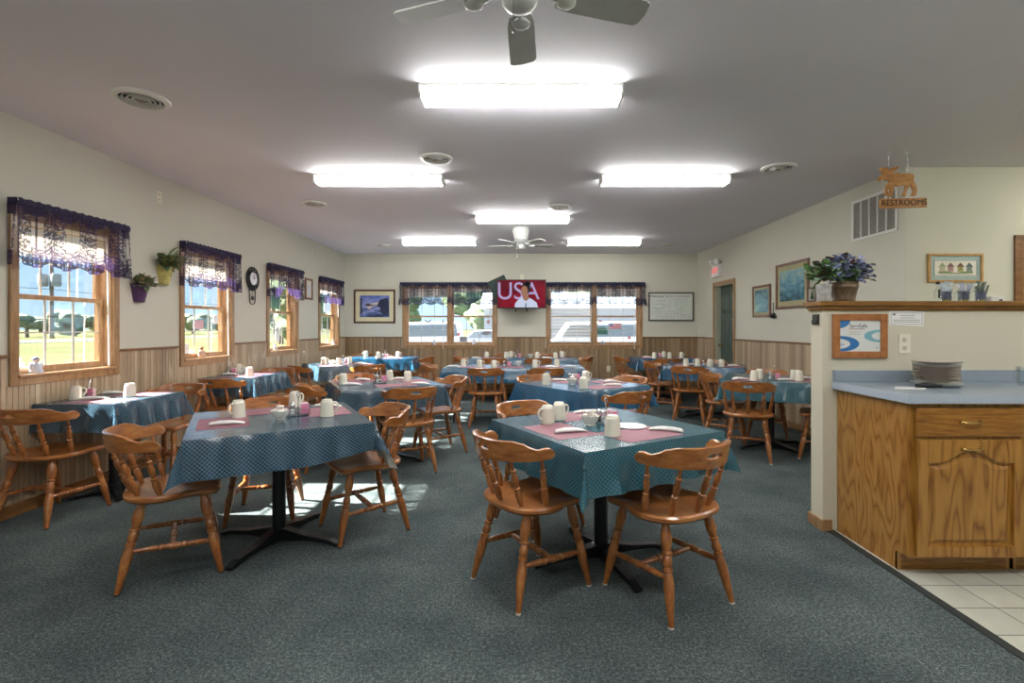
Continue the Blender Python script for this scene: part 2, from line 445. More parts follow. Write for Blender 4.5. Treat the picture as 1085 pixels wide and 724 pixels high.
def board(name, mapf, segs, z0, z1, d, mat):
    m = MB()
    for a, b in segs:
        p = [mapf(a, 0, z0), mapf(b, d, z1)]
        m.box(min(p[0][0], p[1][0]), max(p[0][0], p[1][0]), min(p[0][1], p[1][1]), max(p[0][1], p[1][1]), z0, z1)
    return struct(m.build(name, mat, smooth=False, bevel=.003))
def gaps(r0, r1, hs):
    out = []; c = r0
    for a, b in hs: out.append((c, a)); c = b
    out.append((c, r1)); return out
board('trim_2', fL, gaps(-3.2, YB, WL), 1.09, 1.112, .02, M_trimdark)
board('trim_3', fB, gaps(XL, XR, WB), 1.09, 1.112, .02, M_trimdark)
board('trim_4', fR, gaps(4.56, YB, [(DY0-.07, DY1+.07)]), 1.09, 1.112, .02, M_trimdark)
board('baseboard_left', fL, [(-3.2, YB)], 0, .09, .022, M_trimdark)
board('baseboard_back', fB, [(XL, XR)], 0, .09, .022, M_trimdark)
board('baseboard_right', fR, gaps(4.56, YB, [(DY0-.07, DY1+.07)]), 0, .09, .022, M_oaktrim)

# half wall with wooden ledge
HWX, HY0, HY1 = 1.93, 3.2, 3.33
struct(MB().box(HWX, 7.0, HY0, HY1, 0, 1.405).build('wall_half', mk_wall('half_wall_paint', '#cbc5b0'), smooth=False, bevel=.004))
lg = MB(); lg.box(HWX-.012, 7, HY0-.012, HY1+.012, 1.405, 1.418); lg.box(HWX-.02, 7, HY0-.02, HY1+.02, 1.418, 1.436)
lg.box(HWX-.035, 7, HY0-.035, HY1+.035, 1.436, 1.467)
struct(lg.build('trim_5', M_ledge, smooth=False, bevel=.004))
bb = MB().box(HWX-.015, 1.984, HY0-.015, HY0, 0, .072).box(HWX-.015, HWX, HY0, HY1+.015, 0, .072).box(HWX, 6.9, HY1, HY1+.015, 0, .072)
struct(bb.build('baseboard_half_wall', M_oaktrim, smooth=False, bevel=.003))

# ---------------------------------------------------------------- windows
def sash(m, x0, x1, z0, z1, y0, y1, w=.04, wb=None):
    wb = wb or w
    m.box(x0, x0+w, y0, y1, z0, z1); m.box(x1-w, x1, y0, y1, z0, z1)
    m.box(x0+w, x1-w, y0, y1, z0, z0+wb); m.box(x0+w, x1-w, y0, y1, z1-w, z1)
def window(name, W, units, loc, rz, z0=WZ0, z1=WZ1):
    """local: x along the wall, y outward, root at floor level under the window centre"""
    r = empty(name, loc, rz); struct(r); h = W/2
    cas = MB(); cw = CW
    cas.box(-h, -h+cw, -.02, 0, z0-cw, z1+cw).box(h-cw, h, -.02, 0, z0-cw, z1+cw).box(-h+cw, h-cw, -.02, 0, z0-cw, z0-.004).box(-h+cw, h-cw, -.02, 0, z1, z1+cw)
    cas.build('window_casing', M_oaktrim, r, smooth=False, bevel=.003)
    ho = h-cw
    j = MB(); j.box(-ho, -ho+.012, 0, .138, z0, z1).box(ho-.012, ho, 0, .138, z0, z1).box(-ho, ho, 0, .138, z1-.012, z1)
    j.build('window_jamb', M_sash, r, smooth=False)
    MB().box(-ho-.01, ho+.01, -.035, .138, z0-.005, z0+.014).build('window_sill', M_sash, r, smooth=False, bevel=.004)
    a0, a1 = -ho+.012, ho-.012; uw = (a1-a0-(units-1)*.07)/units
    if units > 1:
        mu = MB()
        for k in range(1, units):
            c = a0+k*uw+(k-1)*.07; mu.box(c, c+.07, -.012, .13, z0+.014, z1-.012)
        mu.build('window_mullion', M_oaktrim, r, smooth=False, bevel=.003)
    zm = (z0+z1)/2
    for k in range(units):
        x0 = a0+k*(uw+.07); x1 = x0+uw
        up = MB(); sash(up, x0, x1, zm-.01, z1-.012, .095, .125, .036); up.build('upper_sash', M_sash, r, smooth=False, bevel=.002)
        lo = MB(); sash(lo, x0, x1, z0+.014, zm+.025, .062, .092, .036, .05); lo.box((x0+x1)/2-.03, (x0+x1)/2+.03, .05, .062, zm+.01, zm+.022)
        lo.build('lower_sash', M_sash, r, smooth=False, bevel=.002)
        for (zz0, zz1, yy) in ((zm+.026, z1-.048, .11), (z0+.064, zm-.011, .077)):
            g = MB()
            for i in (1, 2):
                x = x0+.036+(uw-.072)*i/3; g.box(x-.005, x+.005, yy-.006, yy+.006, zz0, zz1)
            z = (zz0+zz1)/2; g.box(x0+.036, x1-.036, yy-.005, yy+.005, z-.005, z+.005)
            g.build('muntin_grid', M_rail, r, smooth=False)
            MB().box(x0+.034, x1-.034, yy-.001, yy+.001, zz0-.002, zz1+.002).build('window_pane', M_glass, r, smooth=False)
    return r
for i, (a, b) in enumerate(WL): window('window_%d' % (i+1), b-a, 1, (XL, (a+b)/2, 0), PI/2)
for i, (a, b) in enumerate(WB): window('window_%d' % (i+5), b-a, 2, ((a+b)/2, YB, 0), 0, WZ0-.01, WZ1)

for i, (a, b) in enumerate(FILL_WINDOWS): window('window_%d' % (i+7), b-a, 2, ((a+b)/2, -3.2, 0), PI)  # added windows, out of view, lighting the room from behind
# mini blinds raised inside the frames, with a wand
def blind(label, W, loc, rz, zb, wand_x, wand_z, y=.03, slats=12, off=0, close=True):
    r = thing('mini_blind', label, 'window blind', loc, rz)
    ztop = WZ1-.014; h = W/2
    MB().box(off-h, off+h, y-.014, y+.014, ztop-.03, ztop).build('headrail', M_blind, r, smooth=False, bevel=.002)
    s = MB(); n = slats
    for i in range(n):
        z = zb+.02+(ztop-.045-zb-.02)*i/(n-1)
        s.add([(off-h+.004, y-.012, z-.003), (off+h-.004, y-.012, z-.003), (off+h-.004, y+.004, z+.006), (off-h+.004, y+.004, z+.006),
               (off-h+.004, y-.012, z-.004), (off+h-.004, y-.012, z-.004), (off+h-.004, y+.004, z+.005), (off-h+.004, y+.004, z+.005)],
              [(0, 1, 2, 3), (7, 6, 5, 4), (0, 4, 5, 1), (3, 2, 6, 7)])
    s.build('slats', M_blind, r, smooth=False)
    MB().box(off-h+.002, off+h-.002, y-.012, y+.012, zb, zb+.014).build('bottom_rail', M_blind, r, smooth=False, bevel=.002)
    MB().lathe([(0, .0055), (1, .0055)], (wand_x, y-.045, ztop-.05), (wand_x, y-.06, wand_z), 8).tube([(wand_x, y-.014, ztop-.02), (wand_x, y-.03, ztop-.03), (wand_x, y-.045, ztop-.052)], .003, 6).build('tilt_wand', M_white, r)
    return r
for i, (a, b) in enumerate(WL):
    blind('cream mini blind pulled up in %s left-wall window' % ('nearest', 'second', 'third', 'farthest')[i],
          b-a-.16, (XL, (a+b)/2, 0), PI/2, (1.83, 1.84, 1.98, 1.93)[i], (.36, .36, .40, .40)[i]-.02, (.98, .82, 1.7, 1.5)[i], slats=(22, 22, 12, 14)[i])
for i, (a, b) in enumerate(WB):
    hw = (b-a)/2; uw = (b-a-.16-.08)/2
    for k in (0, 1):
        nm = ('left', 'right')[k]+' half of '+('left', 'right')[i]+' back window'
        if i == 1 and k == 0:
            blind('pale mini blind lowered in '+nm, uw, ((a+b)/2, YB, 0), 0, 1.0, -.06, 1.2, slats=38, off=-uw/2-.05)
        else:
            blind('cream mini blind drawn up in '+nm, uw, ((a+b)/2, YB, 0), 0, 1.9 if k == i else 2.0, (-.13, .80)[k] if i == 0 else .79, .87 if (i, k) != (0, 1) else 1.3, slats=14, off=(uw/2+.05)*(1 if k else -1))

def valance(label, W, loc, rz, ztop, drop, mats, nsc=4, depth=.085, swag=None, breaks=()):
    """lace valance on a rod: header, hanging lace panels (scalloped hem), side returns"""
    r = thing('lace_valance', label, 'curtain', loc, rz); h = W/2
    m = MB(); n = int(W/.012); vs = []; rows = 6
    for j in range(rows):
        tt = j/(rows-1); z = ztop-.055*tt; yo = -.012*math.sin(PI*tt)
        for i in range(n+1):
            x = -h+W*i/n; vs.append((x, -depth+yo+.004*math.sin(i*1.9+j*.5)-.004, z+(.004*math.sin(i*1.1) if j == 0 else 0)))
    m.add(vs, [(j*(n+1)+i, (j+1)*(n+1)+i, (j+1)*(n+1)+i+1, j*(n+1)+i+1) for j in range(rows-1) for i in range(n)])
    for s_ in (-1, 1): m.box(s_*h-.003, s_*h+.003, -depth, -.02, ztop-.055, ztop)
    m.lathe([(0, .009), (1, .009)], (-h, -depth+.006, ztop-.028), (h, -depth+.006, ztop-.028), 8)
    m.build('rod_pocket', mats[1], r)
    # panel
    m = MB(); uv = []; vs = []; n = int(W/.02); rows = 14
    for j in range(rows+1):
        for i in range(n+1):
            x = -h+W*i/n; u = (x+h)/W*nsc
            sc_ = abs(math.sin(PI*u)); hem = drop-.055-.07*(1-sc_**.6)
            if swag: hem *= swag(x/h)
            tt = j/rows; z = ztop-.05-hem*tt
            y = -depth+(.010+.006*tt)*math.sin(2*PI*x/.075)
            vs.append((x, y, z)); uv.append((x+h, hem*(1-tt)))
    m.add(vs, [(j*(n+1)+i, (j+1)*(n+1)+i, (j+1)*(n+1)+i+1, j*(n+1)+i+1) for j in range(rows) for i in range(n)])
    m.build('lace_panel', mats[0], r, uvs=uv)
    for s_ in (-1, 1):
        m = MB(); uv = []; vs = []
        for j in range(9):
            for i in range(6):
                q = i/5; tt = j/8; y = -depth+(depth-.022)*q; z = ztop-.05-(drop-.06)*tt
                vs.append((s_*(h+.003+.008*math.sin(q*9)+.03*tt*(1-q)), y, z)); uv.append((y+1, .01+(drop-.055)*(1-tt)))
        m.add(vs, [(j*6+i, (j+1)*6+i, (j+1)*6+i+1, j*6+i+1) for j in range(8) for i in range(5)])
        m.build('side_return', mats[0], r, uvs=uv)
    return r
MLP = (M_lace, M_lacehead); MLB = (M_laceb, M_laceheadb)
lab = ['purple lace valance over the nearest left-wall window', 'purple lace valance over the second left-wall window', 'bunched purple lace valance swagged over the third left-wall window', 'purple lace valance over the farthest left-wall window by the corner']
for i, (a, b) in enumerate(WL):
    sw = None
    if i == 2: sw = lambda t: .55+.45*abs(math.sin(2.6*(t+.15)))**.8
    valance(lab[i], b-a+.04, (XL, (a+b)/2, 0), PI/2, 2.185, .47, MLP, nsc=4 if i != 2 else 3, swag=sw)
for i, (a, b) in enumerate(WB):
    valance('navy lace valance with scalloped hem over the %s double back window' % ('left', 'right')[i], b-a+.06, ((a+b)/2, YB, 0), 0, 2.19, .46, MLB, nsc=8)

# ---------------------------------------------------------------- green door and hall door
def door_panels(m, w, h, y0, d, rows=((.12, .72), (.84, 1.44), (1.56, 1.9))):
    for z0, z1 in rows:
        for s_ in (0, 1):
            x0 = .1+s_*(w/2-.04); x1 = x0+w/2-.16
            m.frustum(((x1-x0)/2, (z1-z0)/2), ((x1-x0)/2-.025, (z1-z0)/2-.025), 0, d, ((x0+x1)/2, 0), Matrix.Translation((0, y0, (z0+z1)/2)) @ Matrix.Rotation(PI/2, 4, 'X'))
dr = empty('door_1', (XR, DY1, 0), -PI/2); struct(dr)      # local x -> -y , local y -> +x (outward)
w = DY1-DY0
cs = MB().box(-.065, 0, -.02, 0, 0, 2.105).box(w, w+.065, -.02, 0, 0, 2.105).box(0, w, -.02, 0, 2.04, 2.105); cs.build('door_casing', M_oaktrim, dr, smooth=False, bevel=.003)
MB().box(0, .015, 0, .14, 0, 2.04).box(w-.015, w, 0, .14, 0, 2.04).box(.015, w-.015, 0, .14, 2.025, 2.04).build('door_jamb', M_jamb, dr, smooth=False)
dl = MB().box(.017, w-.017, .095, .135, .005, 2.022); door_panels(dl, w, 2, .095, .012); dl.build('door_leaf', M_green, dr, smooth=False, bevel=.002)
MB().lathe([(0, .03), (.1, .03), (.15, .012), (.5, .012), (.6, .025), (.85, .028), (1, .015)], (.08, .095, .98), (.08, .03, .98), 14).build('door_knob', M_brass, dr)
hd = empty('door_2', (DX0, 4.56, 0), 0); struct(hd)
MB().box(-.07, 0, -.02, 0, 0, 2.14).box(.9, .97, -.02, 0, 0, 2.14).box(0, .9, -.02, 0, 2.07, 2.14).build('door_casing', M_trimdark, hd, smooth=False, bevel=.003)
dl = MB().box(.003, .897, .01, .05, .005, 2.065); door_panels(dl, .9, 2, .01, .01); dl.build('door_leaf', woodmat('hall_door_wood', '#6b4420', '#8d6130', '#a97b45', (20, 20, 3)), hd, smooth=False, bevel=.002)
MB().lathe([(0, .03), (.1, .03), (.15, .012), (.5, .012), (.6, .025), (.85, .028), (1, .015)], (.83, .01, .98), (.83, -.06, .98), 14).build('door_knob', M_brass, hd)

# ---------------------------------------------------------------- ceiling lights
def light_proto():
    r = thing('ceiling_light', '', 'ceiling light'); L = 1.22/2
    MB().box(-L, L, -.086, .086, -.019, 0).build('housing', M_white, r, smooth=False, bevel=.002)
    prof = [(-.084, -.020), (-.084, -.058), (-.066, -.078), (.066, -.078), (.084, -.058), (.084, -.020)]
    MB().prism(prof, -L+.012, L-.012, 'x').build('lens', M_lens, r, smooth=False)
    e = [(-.09, -.003), (-.09, -.06), (-.07, -.084), (.07, -.084), (.09, -.06), (.09, -.003)]
    MB().prism(e, -L-.003, -L+.011, 'x').build('end_cap', M_white, r, smooth=False, bevel=.002)
    MB().prism(e, L-.011, L+.003, 'x').build('end_cap', M_white, r, smooth=False, bevel=.002)
    return r
LP = light_proto()
lights = [(0, 3.07, 'wraparound fluorescent ceiling light, the nearest and largest, beyond the near fan'),
          (-1.36, 4.83, 'wraparound fluorescent ceiling light, left of the middle pair'), (1.38, 4.83, 'wraparound fluorescent ceiling light, right of the middle pair'),
          (.02, 6.57, 'wraparound fluorescent ceiling light just in front of the far ceiling fan'),
          (-1.36, 8.38, 'wraparound fluorescent ceiling light left of the far ceiling fan'), (1.38, 8.38, 'wraparound fluorescent ceiling light right of the far ceiling fan'),
          (-1.35, 1.15, 'fluorescent ceiling light above and left of the camera'), (1.35, 1.15, 'fluorescent ceiling light above and right of the camera'),
          (0, -.9, 'fluorescent ceiling light behind the camera in the middle'), (3.9, 1.2, 'added fluorescent fill light over the tiled kitchen side'), (5.2, 2.6, 'added fluorescent fill light over the kitchen right side'), (5.9, 3.95, 'added fluorescent fill light in the hall behind the half wall')]  # kitchen and hall fixtures are unseen extras added to brighten the right-hand walls
for i, (x, y, lb) in enumerate(lights): place(LP, i, (x, y, HC), 0, lb, 'fluorescent ceiling lights')

# round ceiling vents
def vent_proto():
    r = thing('ceiling_vent', '', 'ceiling vent')
    MB().lathe([(0, .16), (1, .155), (1.6, .125), (1, .118), (.3, .118)], (0, 0, 0), (0, 0, -.012), 32, caps=False).build('vent_rim', M_white, r)
    MB().lathe([(0, .12), (1, .12)], (0, 0, -.0005), (0, 0, -.003), 24).build('duct_opening', M_ventd, r)
    for k, rr in enumerate((.1, .074, .048)):
        MB().lathe([(0, rr), (1.5, rr+.008), (1.7, rr+.007), (.2, rr-.006)], (0, 0, -.003), (0, 0, -.013-.002*k), 24, caps=False).build('vent_ring', M_white, r)
    MB().lathe([(0, .024), (1.4, .02), (1.8, .012)], (0, 0, -.003), (0, 0, -.016), 16).build('vent_centre', plain('vent_hub', '#9a8f86', .5), r)
    return r
VP = vent_proto()
vents = [(-2.42, 3.19, 1, 'round white ceiling vent nearest the left wall front'), (-.73, 4.31, .88, 'round white ceiling vent behind the nearest ceiling light'),
         (-2.43, 5.88, .88, 'round ceiling vent above the second left window'), (.47, 6.04, .88, 'round ceiling vent just right of the central back light'),
         (-2.42, 8.9, .85, 'round ceiling vent in the back left of the ceiling'), (2.35, 4.57, .95, 'round white ceiling vent right of the right middle light'), (2.6, 8.8, .9, 'round ceiling vent in the back right of the ceiling')]
for i, (x, y, s_, lb) in enumerate(vents):
    o = place(VP, i, (x, y, HC), 0, lb, 'round ceiling vents'); o.scale = (s_, s_, 1)

# ceiling fans
def fan(label, x, y, rot):
    r = thing('ceiling_fan', label, 'ceiling fan', (x, y, HC), rot)
    MB().lathe([(0, .11), (.15, .125), (.35, .125), (.42, .118), (.85, .105), (1, .09)], (0, 0, 0), (0, 0, -.17), 28).build('motor_housing', M_fanw, r)
    MB().lathe([(0, .09), (.25, .1), (.5, .1), (.8, .07), (1, .05)], (0, 0, -.17), (0, 0, -.24), 24).build('flywheel', plain('fan_hub_grey', '#8e918f', .4), r)
    MB().lathe([(0, .052), (.1, .064), (.65, .064), (.85, .052), (1, .02)], (0, 0, -.24), (0, 0, -.32), 20).build('switch_housing', M_fanw, r)
    MB().lathe([(0, .0018), (1, .0018)], (-.055, .02, -.29), (-.055, .02, -.42), 6).lathe([(0, .004), (.5, .006), (1, .003)], (-.055, .02, -.42), (-.055, .02, -.44), 8).build('pull_chain', M_chrome, r)
    for k in range(5):
        an = 2*PI*k/5; M = Matrix.Rotation(an, 4, 'Z')
        a = MB(); a.tube([M @ Vector(p) for p in ((.07, 0, -.225), (.12, 0, -.25), (.17, 0, -.262))], .009, 8)
        a.lathe([(0, .028), (.3, .036), (.6, .036), (1, .02)], M @ Vector((.18, 0, -.245)), M @ Vector((.18, 0, -.275)), 20)
        a.build('blade_arm', M_fanw, r)
        pl = [(.15, -.042), (.2, -.052), (.35, -.058), (.475, -.064), (.50, -.052), (.508, 0), (.50, .043), (.485, .058), (.35, .058), (.2, .055), (.15, .045), (.14, 0)]
        Mb = M @ Matrix.Translation((0, 0, -.245)) @ Matrix.Rotation(R(-11), 4, 'X')
        MB().prism(pl, -.003, .003, 'z', Mb).build('fan_blade', M_fanb, r, smooth=False, bevel=.001)
    return r
fan('white five blade ceiling fan at the top of the picture', -.005, 1.80, R(88.5))
fan('white five blade ceiling fan near the back wall', .0, 7.35, R(20))

# ---------------------------------------------------------------- wall pieces
def frame(name, label, cat, W, H, loc, rz, fw, fmat, artmat, matw=0, matmat=None, d=.022, extra=None):
    """hung on a wall: local x along wall, y outward from the room (wall plane at y=0), z centre"""
    r = thing(name, label, cat, loc, rz); a, b = W/2, H/2; m = MB()
    m.box(-a, -a+fw, -d, 0, -b, b).box(a-fw, a, -d, 0, -b, b).box(-a+fw, a-fw, -d, 0, -b, -b+fw).box(-a+fw, a-fw, -d, 0, b-fw, b)
    m.build('frame', fmat, r, smooth=False, bevel=.003)
    a2, b2 = a-fw, b-fw
    if matw: MB().box(-a2, a2, -.010, -.001, -b2, b2).build('mat_board', matmat, r, smooth=False)
    MB().box(-a2+matw, a2-matw, -.0125, -.0102 if matw else -.001, -b2+matw, b2-matw).build('print', artmat, r, smooth=False)
    return r
def artmat(name, cols, scale=(8, 1, 8), seed=0, nscale=1.2, vert=True, H=1.0):
    t = NT(name); tc = t.n('TexCoord'); mp = t.n('Mapping'); mp.inputs['Location'].default_value = (seed, 0, 0); mp.inputs['Scale'].default_value = scale
    t.l(tc.outputs['Object'], mp.inputs[0]); n = t.noise(mp.outputs[0], nscale, 4, .6)
    sp = t.n('SeparateXYZ'); t.l(tc.outputs['Object'], sp.inputs[0])
    f = t.math('ADD', t.math('MULTIPLY', n, .75), t.math('MULTIPLY', t.math('DIVIDE', sp.outputs[2], H), .45))
    k = len(cols); t.l(t.ramp(f, [(.15+.5*i/(k-1), hexc(c)) for i, c in enumerate(cols)]), t.b.inputs['Base Color'])
    t.b.inputs['Roughness'].default_value = .25; t.b.inputs['Coat Weight'].default_value = .3; return t.m
M_mahog = woodmat('mahogany_frame', '#2f130d', '#451d14', '#5c2a1d', (9, 9, 9))
M_walnut = woodmat('walnut_frame', '#4b2f22', '#6b4532', '#7d5540', (9, 9, 9))
# lake picture, back wall left
pr = frame('framed_picture', 'framed twilight lake landscape with pale mat at the left of the back wall', 'picture', .82, .665, (-2.9, YB, 1.715), 0, .032, M_mahog,
      artmat('lake_print_base', ['#2c3a5a', '#54689a', '#8f95c4', '#6d7fc0', '#4d5ea8'], (3, 1, 9), 3, 1.5, H=.5), .085, plain('cream_mat', '#c9c2a0', .8))
m = MB(); m.prism([(-.14, .05), (-.02, .065), (.1, .09), (.16, .1), (.16, .02), (.0, .03), (-.1, -.06), (-.16, -.02)], -.0135, -.0127, 'y')
m.build('sunset_water', plain('peach', '#c9b3a8', .3), pr, smooth=False)
m = MB(); m.prism([(-.2, .035), (-.13, .06), (-.03, .028), (.04, .03), (-.03, .012), (-.14, .0)], -.0143, -.0137, 'y')
m.prism([(.06, .04), (.1, .13), (.17, .15), (.26, .17), (.285, .1), (.285, -.16), (.2, -.17), (.12, -.12), (.05, -.1), (.12, -.06), (.1, -.02), (.03, 0)], -.0143, -.0137, 'y')
m.prism([(-.285, .16), (-.24, .17), (-.25, .0), (-.22, -.1), (-.285, -.18)], -.0143, -.0137, 'y')
m.build('shore_trees', plain('dark_blue_tree', '#27304a', .3, var=.4, vscale=30), pr, smooth=False)

# whiteboard
wbx, wbz = 2.975, 1.71
r = thing('whiteboard', 'framed whiteboard with handwritten notes at the right of the back wall', 'whiteboard', (wbx, YB, wbz), 0)
m = MB(); m.box(-.45, -.425, -.025, 0, -.285, .285).box(.425, .45, -.025, 0, -.285, .285).box(-.425, .425, -.025, 0, -.285, -.26).box(-.425, .425, -.025, 0, .26, .285)
m.build('frame', plain('dark_frame', '#45413c', .5), r, smooth=False, bevel=.003)
MB().box(-.425, .425, -.012, 0, -.26, .26).build('writing_surface', plain('whiteboard_white', '#c9cec6', .3, var=.02), r, smooth=False)
def TM(x, y, z): return Matrix.Translation((x, y, z)) @ Matrix.Rotation(PI/2, 4, 'X')
Mk_k = plain('black_marker', '#35393c', .7); Mk_r = plain('red_marker', '#a8707c', .7); Mk_g = plain('green_marker', '#4f9c82', .7)
text('writing', 'Welcome To', .07, Mk_k, TM(-.24, -.013, .205), r)
text('writing', 'Tori\u2019s Cook Shed!', .068, plain('plum_marker', '#8a6d84', .7), TM(.16, -.013, .205), r, sx=.85)
def scribble(p, rows, mat, h=.012):
    m = MB()
    for x0, x1, z in rows:
        pts = []; n = max(6, int((x1-x0)/.008)); rs = random.Random(int((x0+z)*1000))
        for i in range(n): pts.append((x0+(x1-x0)*i/n, -.0135, z+rs.uniform(-1, 1)*h))
        m.tube(pts, .0028, 4)
    return m.build('handwriting', mat, p)
scribble(r, [(-.28, -.1, .12), (-.32, -.12, .05), (-.16, -.05, .02)], plain('brown_marker', '#8d7a72', .7))
scribble(r, [(-.36, -.12, -.03), (-.33, -.2, -.065), (-.02+.05, .33, .14), (.06, .35, .085), (.05, .33, .035), (.08, .3, -.02), (.12, .25, -.06)], Mk_g)
scribble(r, [(-.37, -.33, -.14), (-.25, -.2, -.14), (-.12, -.1, -.14), (-.02, .02, -.14), (.1, .16, -.14)], Mk_k)
scribble(r, [(-.27, -.21, -.19), (-.14, -.1, -.19), (-.03, .03, -.19), (.2, .38, -.16), (.22, .38, -.2)], Mk_r)
m = MB().box(-.03, -.026, -.014, -.012, -.08, .16).box(-.4, .4, -.014, -.012, -.1, -.097)
for x in (-.3, -.17, -.07, .05, .19): m.box(x, x+.003, -.014, -.012, -.24, -.1)
m.build('drawn_lines', plain('grey_marker', '#7d8384', .7), r, smooth=False)

# television
r = thing('television', 'wall-mounted flat television showing a red screen with USA letters', 'television', (.01, YB-.33, 1.94), 0)
tw, th = .47, .275
MB().box(-tw, tw, -.03, .03, -th, th).build('casing', M_blackp, r, smooth=False, bevel=.006)
tS = NT('tv_red'); n = tS.noise(tS.coord('Object'), 3, 2)
tS.b.inputs['Base Color'].default_value = (0, 0, 0, 1); tS.b.inputs['Emission Strength'].default_value = 1; tS.b.inputs['Roughness'].default_value = .4; tS.b.inputs['Specular IOR Level'].default_value = .1
tS.l(tS.ramp(n, [(.3, hexc('#3c0010')), (.6, hexc('#7d0a22'))]), tS.b.inputs['Emission Color'])
MB().box(-tw+.015, tw-.015, -.033, -.03, -th+.015, th-.015).build('screen', tS.m, r, smooth=False)
E_let = emit('tv_letters', '#b9a8d8', 0.72); E_skin = emit('tv_skin', '#b07a5c', 0.64); E_hair = emit('tv_hair', '#120c10', 1); E_jack = emit('tv_jacket', '#cdd6ee', 0.76); E_dk = emit('tv_dark', '#1c2746', .8)
text('screen_letters', 'USA', .47, E_let, TM(-.065, -.0345, .04), r, .0005, sx=.95)
m = MB(); m.prism([(-.13, -.26), (-.125, -.19), (-.07, -.12), (.0, -.07), (.1, -.06), (.2, -.1), (.29, -.17), (.315, -.26)], -.0362, -.0352, 'y'); m.build('screen_jacket', E_jack, r, smooth=False)
m = MB(); m.prism([(.07, -.26), (.09, -.26), (.095, -.18), (.075, -.18)], -.0372, -.0366, 'y'); m.build('screen_zip', E_dk, r, smooth=False)
m = MB(); m.prism([(.09+.085*math.cos(a), .11+.12*math.sin(a)) for a in [2*PI*i/20 for i in range(20)]], -.0364, -.0354, 'y')
m.prism([(.12+.06*math.cos(a), .2+.05*math.sin(a)) for a in [2*PI*i/16 for i in range(16)]], -.0364, -.0354, 'y'); m.build('screen_hair', E_hair, r, smooth=False)
m = MB(); m.prism([(.055+.065*math.cos(a), .05+.1*math.sin(a)) for a in [2*PI*i/20 for i in range(20)]], -.0376, -.0368, 'y')
m.prism([(.03, -.02), (.13, -.02), (.14, -.1), (.08, -.14), (.03, -.1)], -.0376, -.0368, 'y'); m.build('screen_face', E_skin, r, smooth=False)
m = MB(); m.box(-.12, -.1, -.02, .0, -th-.07, -th).box(.09, .11, -.02, 0, -th-.07, -th)
m.box(-.08, .08, .03, .05, -.1, .1).box(-.03, .03, .05, .30, -.03, .03).box(-.1, .1, .30, .325, -.15, .15); m.build('wall_bracket', M_blackp, r, smooth=False, bevel=.002)
# old dark green slanted panel behind the television
MB().box(-.18, .18, -.02, .02, -.22, .22, Matrix.Rotation(R(-25), 4, 'Y')).box(-.03, .03, .02, .1, -.05, .05).build('x', M_blackp)
o = bpy.data.objects['x']; o.name = 'loudspeaker'; o.location = (-.40, YB-.2, 2.05); tag(o, 'small dark tilted box peeking out behind the left edge of the television', 'loudspeaker')
o.data.materials[0] = plain('dark_green_box', '#16302c', .6)
def outlet(label, loc, rz, W=.07, H=.115, switch=False):
    r = thing('wall_outlet', label, 'outlet', loc, rz)
    MB().box(-W/2, W/2, -.006, 0, -H/2, H/2).build('cover_plate', M_plate, r, smooth=False, bevel=.002)
    if switch: MB().box(-.006, .006, -.014, -.006, -.012, .012).build('toggle', M_white, r, smooth=False)
    else:
        for z in (-.026, .026):
            q = MB().lathe([(0, .017), (1, .016)], (0, -.006, z), (0, -.009, z), 16).build('receptacle', M_plate, r)
            MB().box(-.0075, -.0055, -.0105, -.009, z-.004, z+.008).box(.0055, .0075, -.0105, -.009, z-.004, z+.008).box(-.002, .002, -.0105, -.009, z-.012, z-.008).build('slots', M_blackp, q, smooth=False)
    return r
outlet('white outlet low on the back wainscot between right window and whiteboard', (1.735, YB-.009, .48), 0)
outlet('small outlet with a plug on the back wall above the television', (.02, YB, 2.29), 0)
outlet('ivory outlet high on the left wall above the flower pots', (XL, 4.83, 2.56), PI/2)
outlet('ivory outlet high on the far left wall above the small frame', (XL, 8.36, 2.56), PI/2)

# right wall: framed prints, candle sconce, exit sign, grille   (rz=-90: local x -> -y)
frame('framed_picture', 'small blue framed print on the right wall nearer the green door', 'picture', .53, .46, (XR, 7.26, 1.68), -PI/2, .03, M_walnut,
      artmat('blue_print', ['#27546a', '#4e8196', '#7fa6ac', '#2f5668', '#a3bcc0'], (6, 6, 6), 5, 2.2, H=.6), .035, plain('tan_mat', '#a39d80', .8))
frame('framed_picture', 'large blue framed print on the right wall behind the flower basket', 'picture', .78, .60, (XR, 6.45, 1.845), -PI/2, .035, M_walnut,
      artmat('lake_print', ['#16383f', '#2f6478', '#5e93a8', '#82a7a2', '#b3b08e'], (4, 4, 8), 9, 2.0, H=.6), .065, plain('olive_mat', '#9f9976', .8))
r = thing('candle_sconce', 'tiny candle sconce with dark flowers between the two right-wall prints', 'candle', (XR, 6.86, 1.45), -PI/2)
MB().lathe([(0, .006), (1, .006)], (0, -.04, .03), (0, -.04, .19), 8).build('candle', plain('green_candle', '#2f4a3e', .5), r)
MB().lathe([(0, .01), (.4, .03), (1, .03)], (0, -.04, -.01), (0, -.04, .03), 12).box(-.015, .015, -.04, 0, -.02, 0).build('holder', M_blackp, r)
m = MB(); rs = random.Random(2)
for k in range(26): m.leaf((rs.uniform(-.01, .01), -.04+rs.uniform(-.01, .01), .01), (rs.uniform(-1, 1), rs.uniform(-1, .2), rs.uniform(-.8, .8)), (0, 0, 1), .05, .03)
m.build('flowers', plain('dark_violet', '#2f2c44', .7, var=.5, vscale=40), r)
r = thing('exit_sign', 'white exit sign with two emergency lamps above the green door', 'exit sign', (XR, 8.85, 2.3), -PI/2)
MB().box(-.15, .15, -.07, 0, -.11, .11).build('sign_box', M_white, r, smooth=False, bevel=.005)
text('exit_letters', 'EXIT', .13, emit('exit_red', '#ff5555', 1.2), TM(0, -.071, -.0), r, .001)
